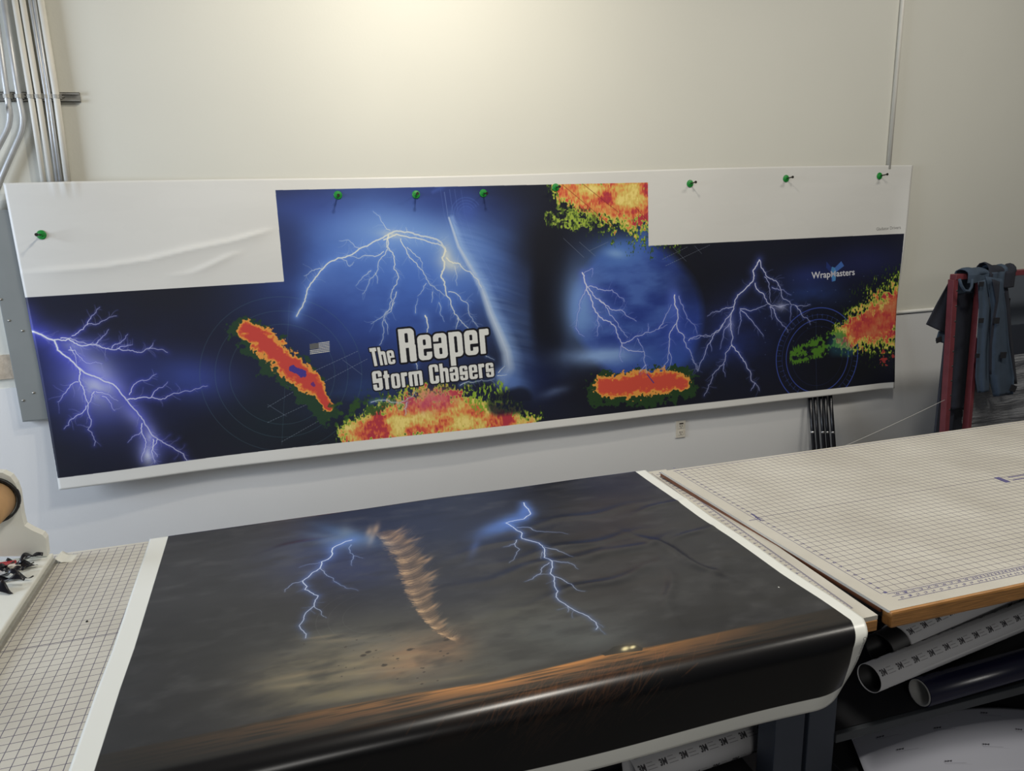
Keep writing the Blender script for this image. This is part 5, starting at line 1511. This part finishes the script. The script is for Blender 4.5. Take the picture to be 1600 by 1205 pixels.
yfr = RY - .05
cloth('left_sleeve', [(1482, 442), (1464, 474), (1447, 507)], [(1486, 446), (1484, 486), (1479, 522)], M_navy, ov, RY + .045, 1, .006)
cloth('sleeve_cuff', [(1467, 517), (1462, 533)], [(1481, 520), (1480, 538)], M_blue, ov, RY + .052, .5, .003, n=6, m=6)
cloth('back_panel', [(1488, 441), (1490, 520), (1484, 600), (1483, 640)], [(1530, 438), (1526, 520), (1514, 600), (1509, 640)], M_navy, ov, RY + .043, 1.5, .008)
cloth('right_leg', [(1528, 440), (1530, 480), (1527, 540), (1524, 590), (1528, 614)], [(1541, 436), (1546, 480), (1545, 540), (1546, 590), (1545, 612)], M_blue, ov, yfr, 1, .010)
cloth('left_leg', [(1540, 432), (1549, 480), (1546, 540), (1544, 585), (1552, 620)], [(1566, 436), (1572, 480), (1577, 540), (1585, 590), (1583, 616)], M_blue, ov, yfr - .012, 1.3, .016, 1.0)
cloth('inner_fold', [(1550, 436), (1556, 470), (1551, 500), (1546, 540), (1546, 585)], [(1562, 440), (1560, 470), (1555, 500), (1550, 540), (1549, 585)], M_navy, ov, yfr - .030, .5, .004, n=20, m=6)
cloth('right_sleeve', [(1560, 432), (1564, 470), (1570, 520), (1582, 600)], [(1572, 432), (1577, 470), (1580, 520), (1589, 600)], M_navy, ov, yfr + .012, 1, .010)
bar_z = zt + .03


def over(name, x0, x1, zf_, zb, mat, hgt, bumpy, ph=0.0):
    """a fold of cloth lying over the bar, hanging zf_ in front and zb behind"""
    def fn(u, v):
        x = x0 + (x1 - x0) * u
        h = hgt * (.7 + .3 * math.sin(u * 5 + ph)) + bumpy * math.sin(u * 13 + ph)
        if v < .4:
            t = v / .4; return Vector((x, RY - .048 - .008 * math.sin(u * 9 + ph), bar_z - zf_ * (1 - t)))
        if v > .6:
            t = (v - .6) / .4; return Vector((x, RY + .040, bar_z - zb * t))
        a = (v - .4) / .2 * math.pi
        return Vector((x, RY - .004 - .044 * math.cos(a), bar_z + h * math.sin(a)))
    return grid_mesh(name, 20, 30, fn, lambda u, v, p: (u, v), mat, ov, thickness=.004)


xa = at(1500, 440, RY).x; xb = at(1545, 440, RY).x; xc = at(1574, 440, RY).x
over('bib_fold', xa, xb, .05, .12, M_blue, .030, .004)
over('hood_fold', xb - .06, xc, .09, .15, M_navy, .048, .006, 1.2)
over('shoulder_fold', xb - .03, xc - .06, .14, .1, M_blue, .036, .005, 2.4)
lp = [at(1499, 436, RY - .055), at(1502, 446, RY - .060), at(1507, 454, RY - .062), at(1514, 455, RY - .062), at(1518, 448, RY - .060), at(1519, 436, RY - .055)]
tube('strap_loop', lp, .008, M_blue, ov, 8)
hk = [at(1523, 428, RY - .01), at(1529, 424, RY - .01), at(1534, 423, RY - .01), at(1538, 425, RY - .01), at(1542, 430, RY - .01)]
tube('neck_loop', hk, .006, M_black, ov, 8)
for (px, py, s, yy) in ((1533.5, 444, 3.6, yfr - .018), (1533, 501, 3.8, yfr - .020), (1557, 501, 4.6, yfr - .035), (1527, 556, 3.4, yfr - .020), (1567.5, 555, 4.8, yfr - .036), (1583, 607, 5, yfr - .036), (1467, 531, 4.4, RY + .036)):
    rot = {1583: -.35, 1467: .25}.get(px, -.05)
    p = at(px, py, yy); k = s / 1180 * (p - Vector((0, 0, CAMZ))).length
    bm = bmesh.new(); add_box(bm, (-k, -.003, -k * .85), (k, .003, k * .85), .001)
    for v in bm.verts:
        v.co = Vector((v.co.x * math.cos(rot) - v.co.z * math.sin(rot), v.co.y, v.co.x * math.sin(rot) + v.co.z * math.cos(rot))) + p
    from_bm('hook_and_loop_tab', bm, M_patch, ov)

# thin white cord from the table edge to the rack
p0, p1 = at(1318, 698, 2.9), at(1476, 625, 3.27)
pts = [p0.lerp(p1, t) - Vector((0, 0, .004 * math.sin(math.pi * t))) for t in [i / 12 for i in range(13)]]
o = tube('cord', pts, .0013, M_cord, None, 6); tag(o, 'thin white cord stretched from the red rack down behind the right table', 'cord')
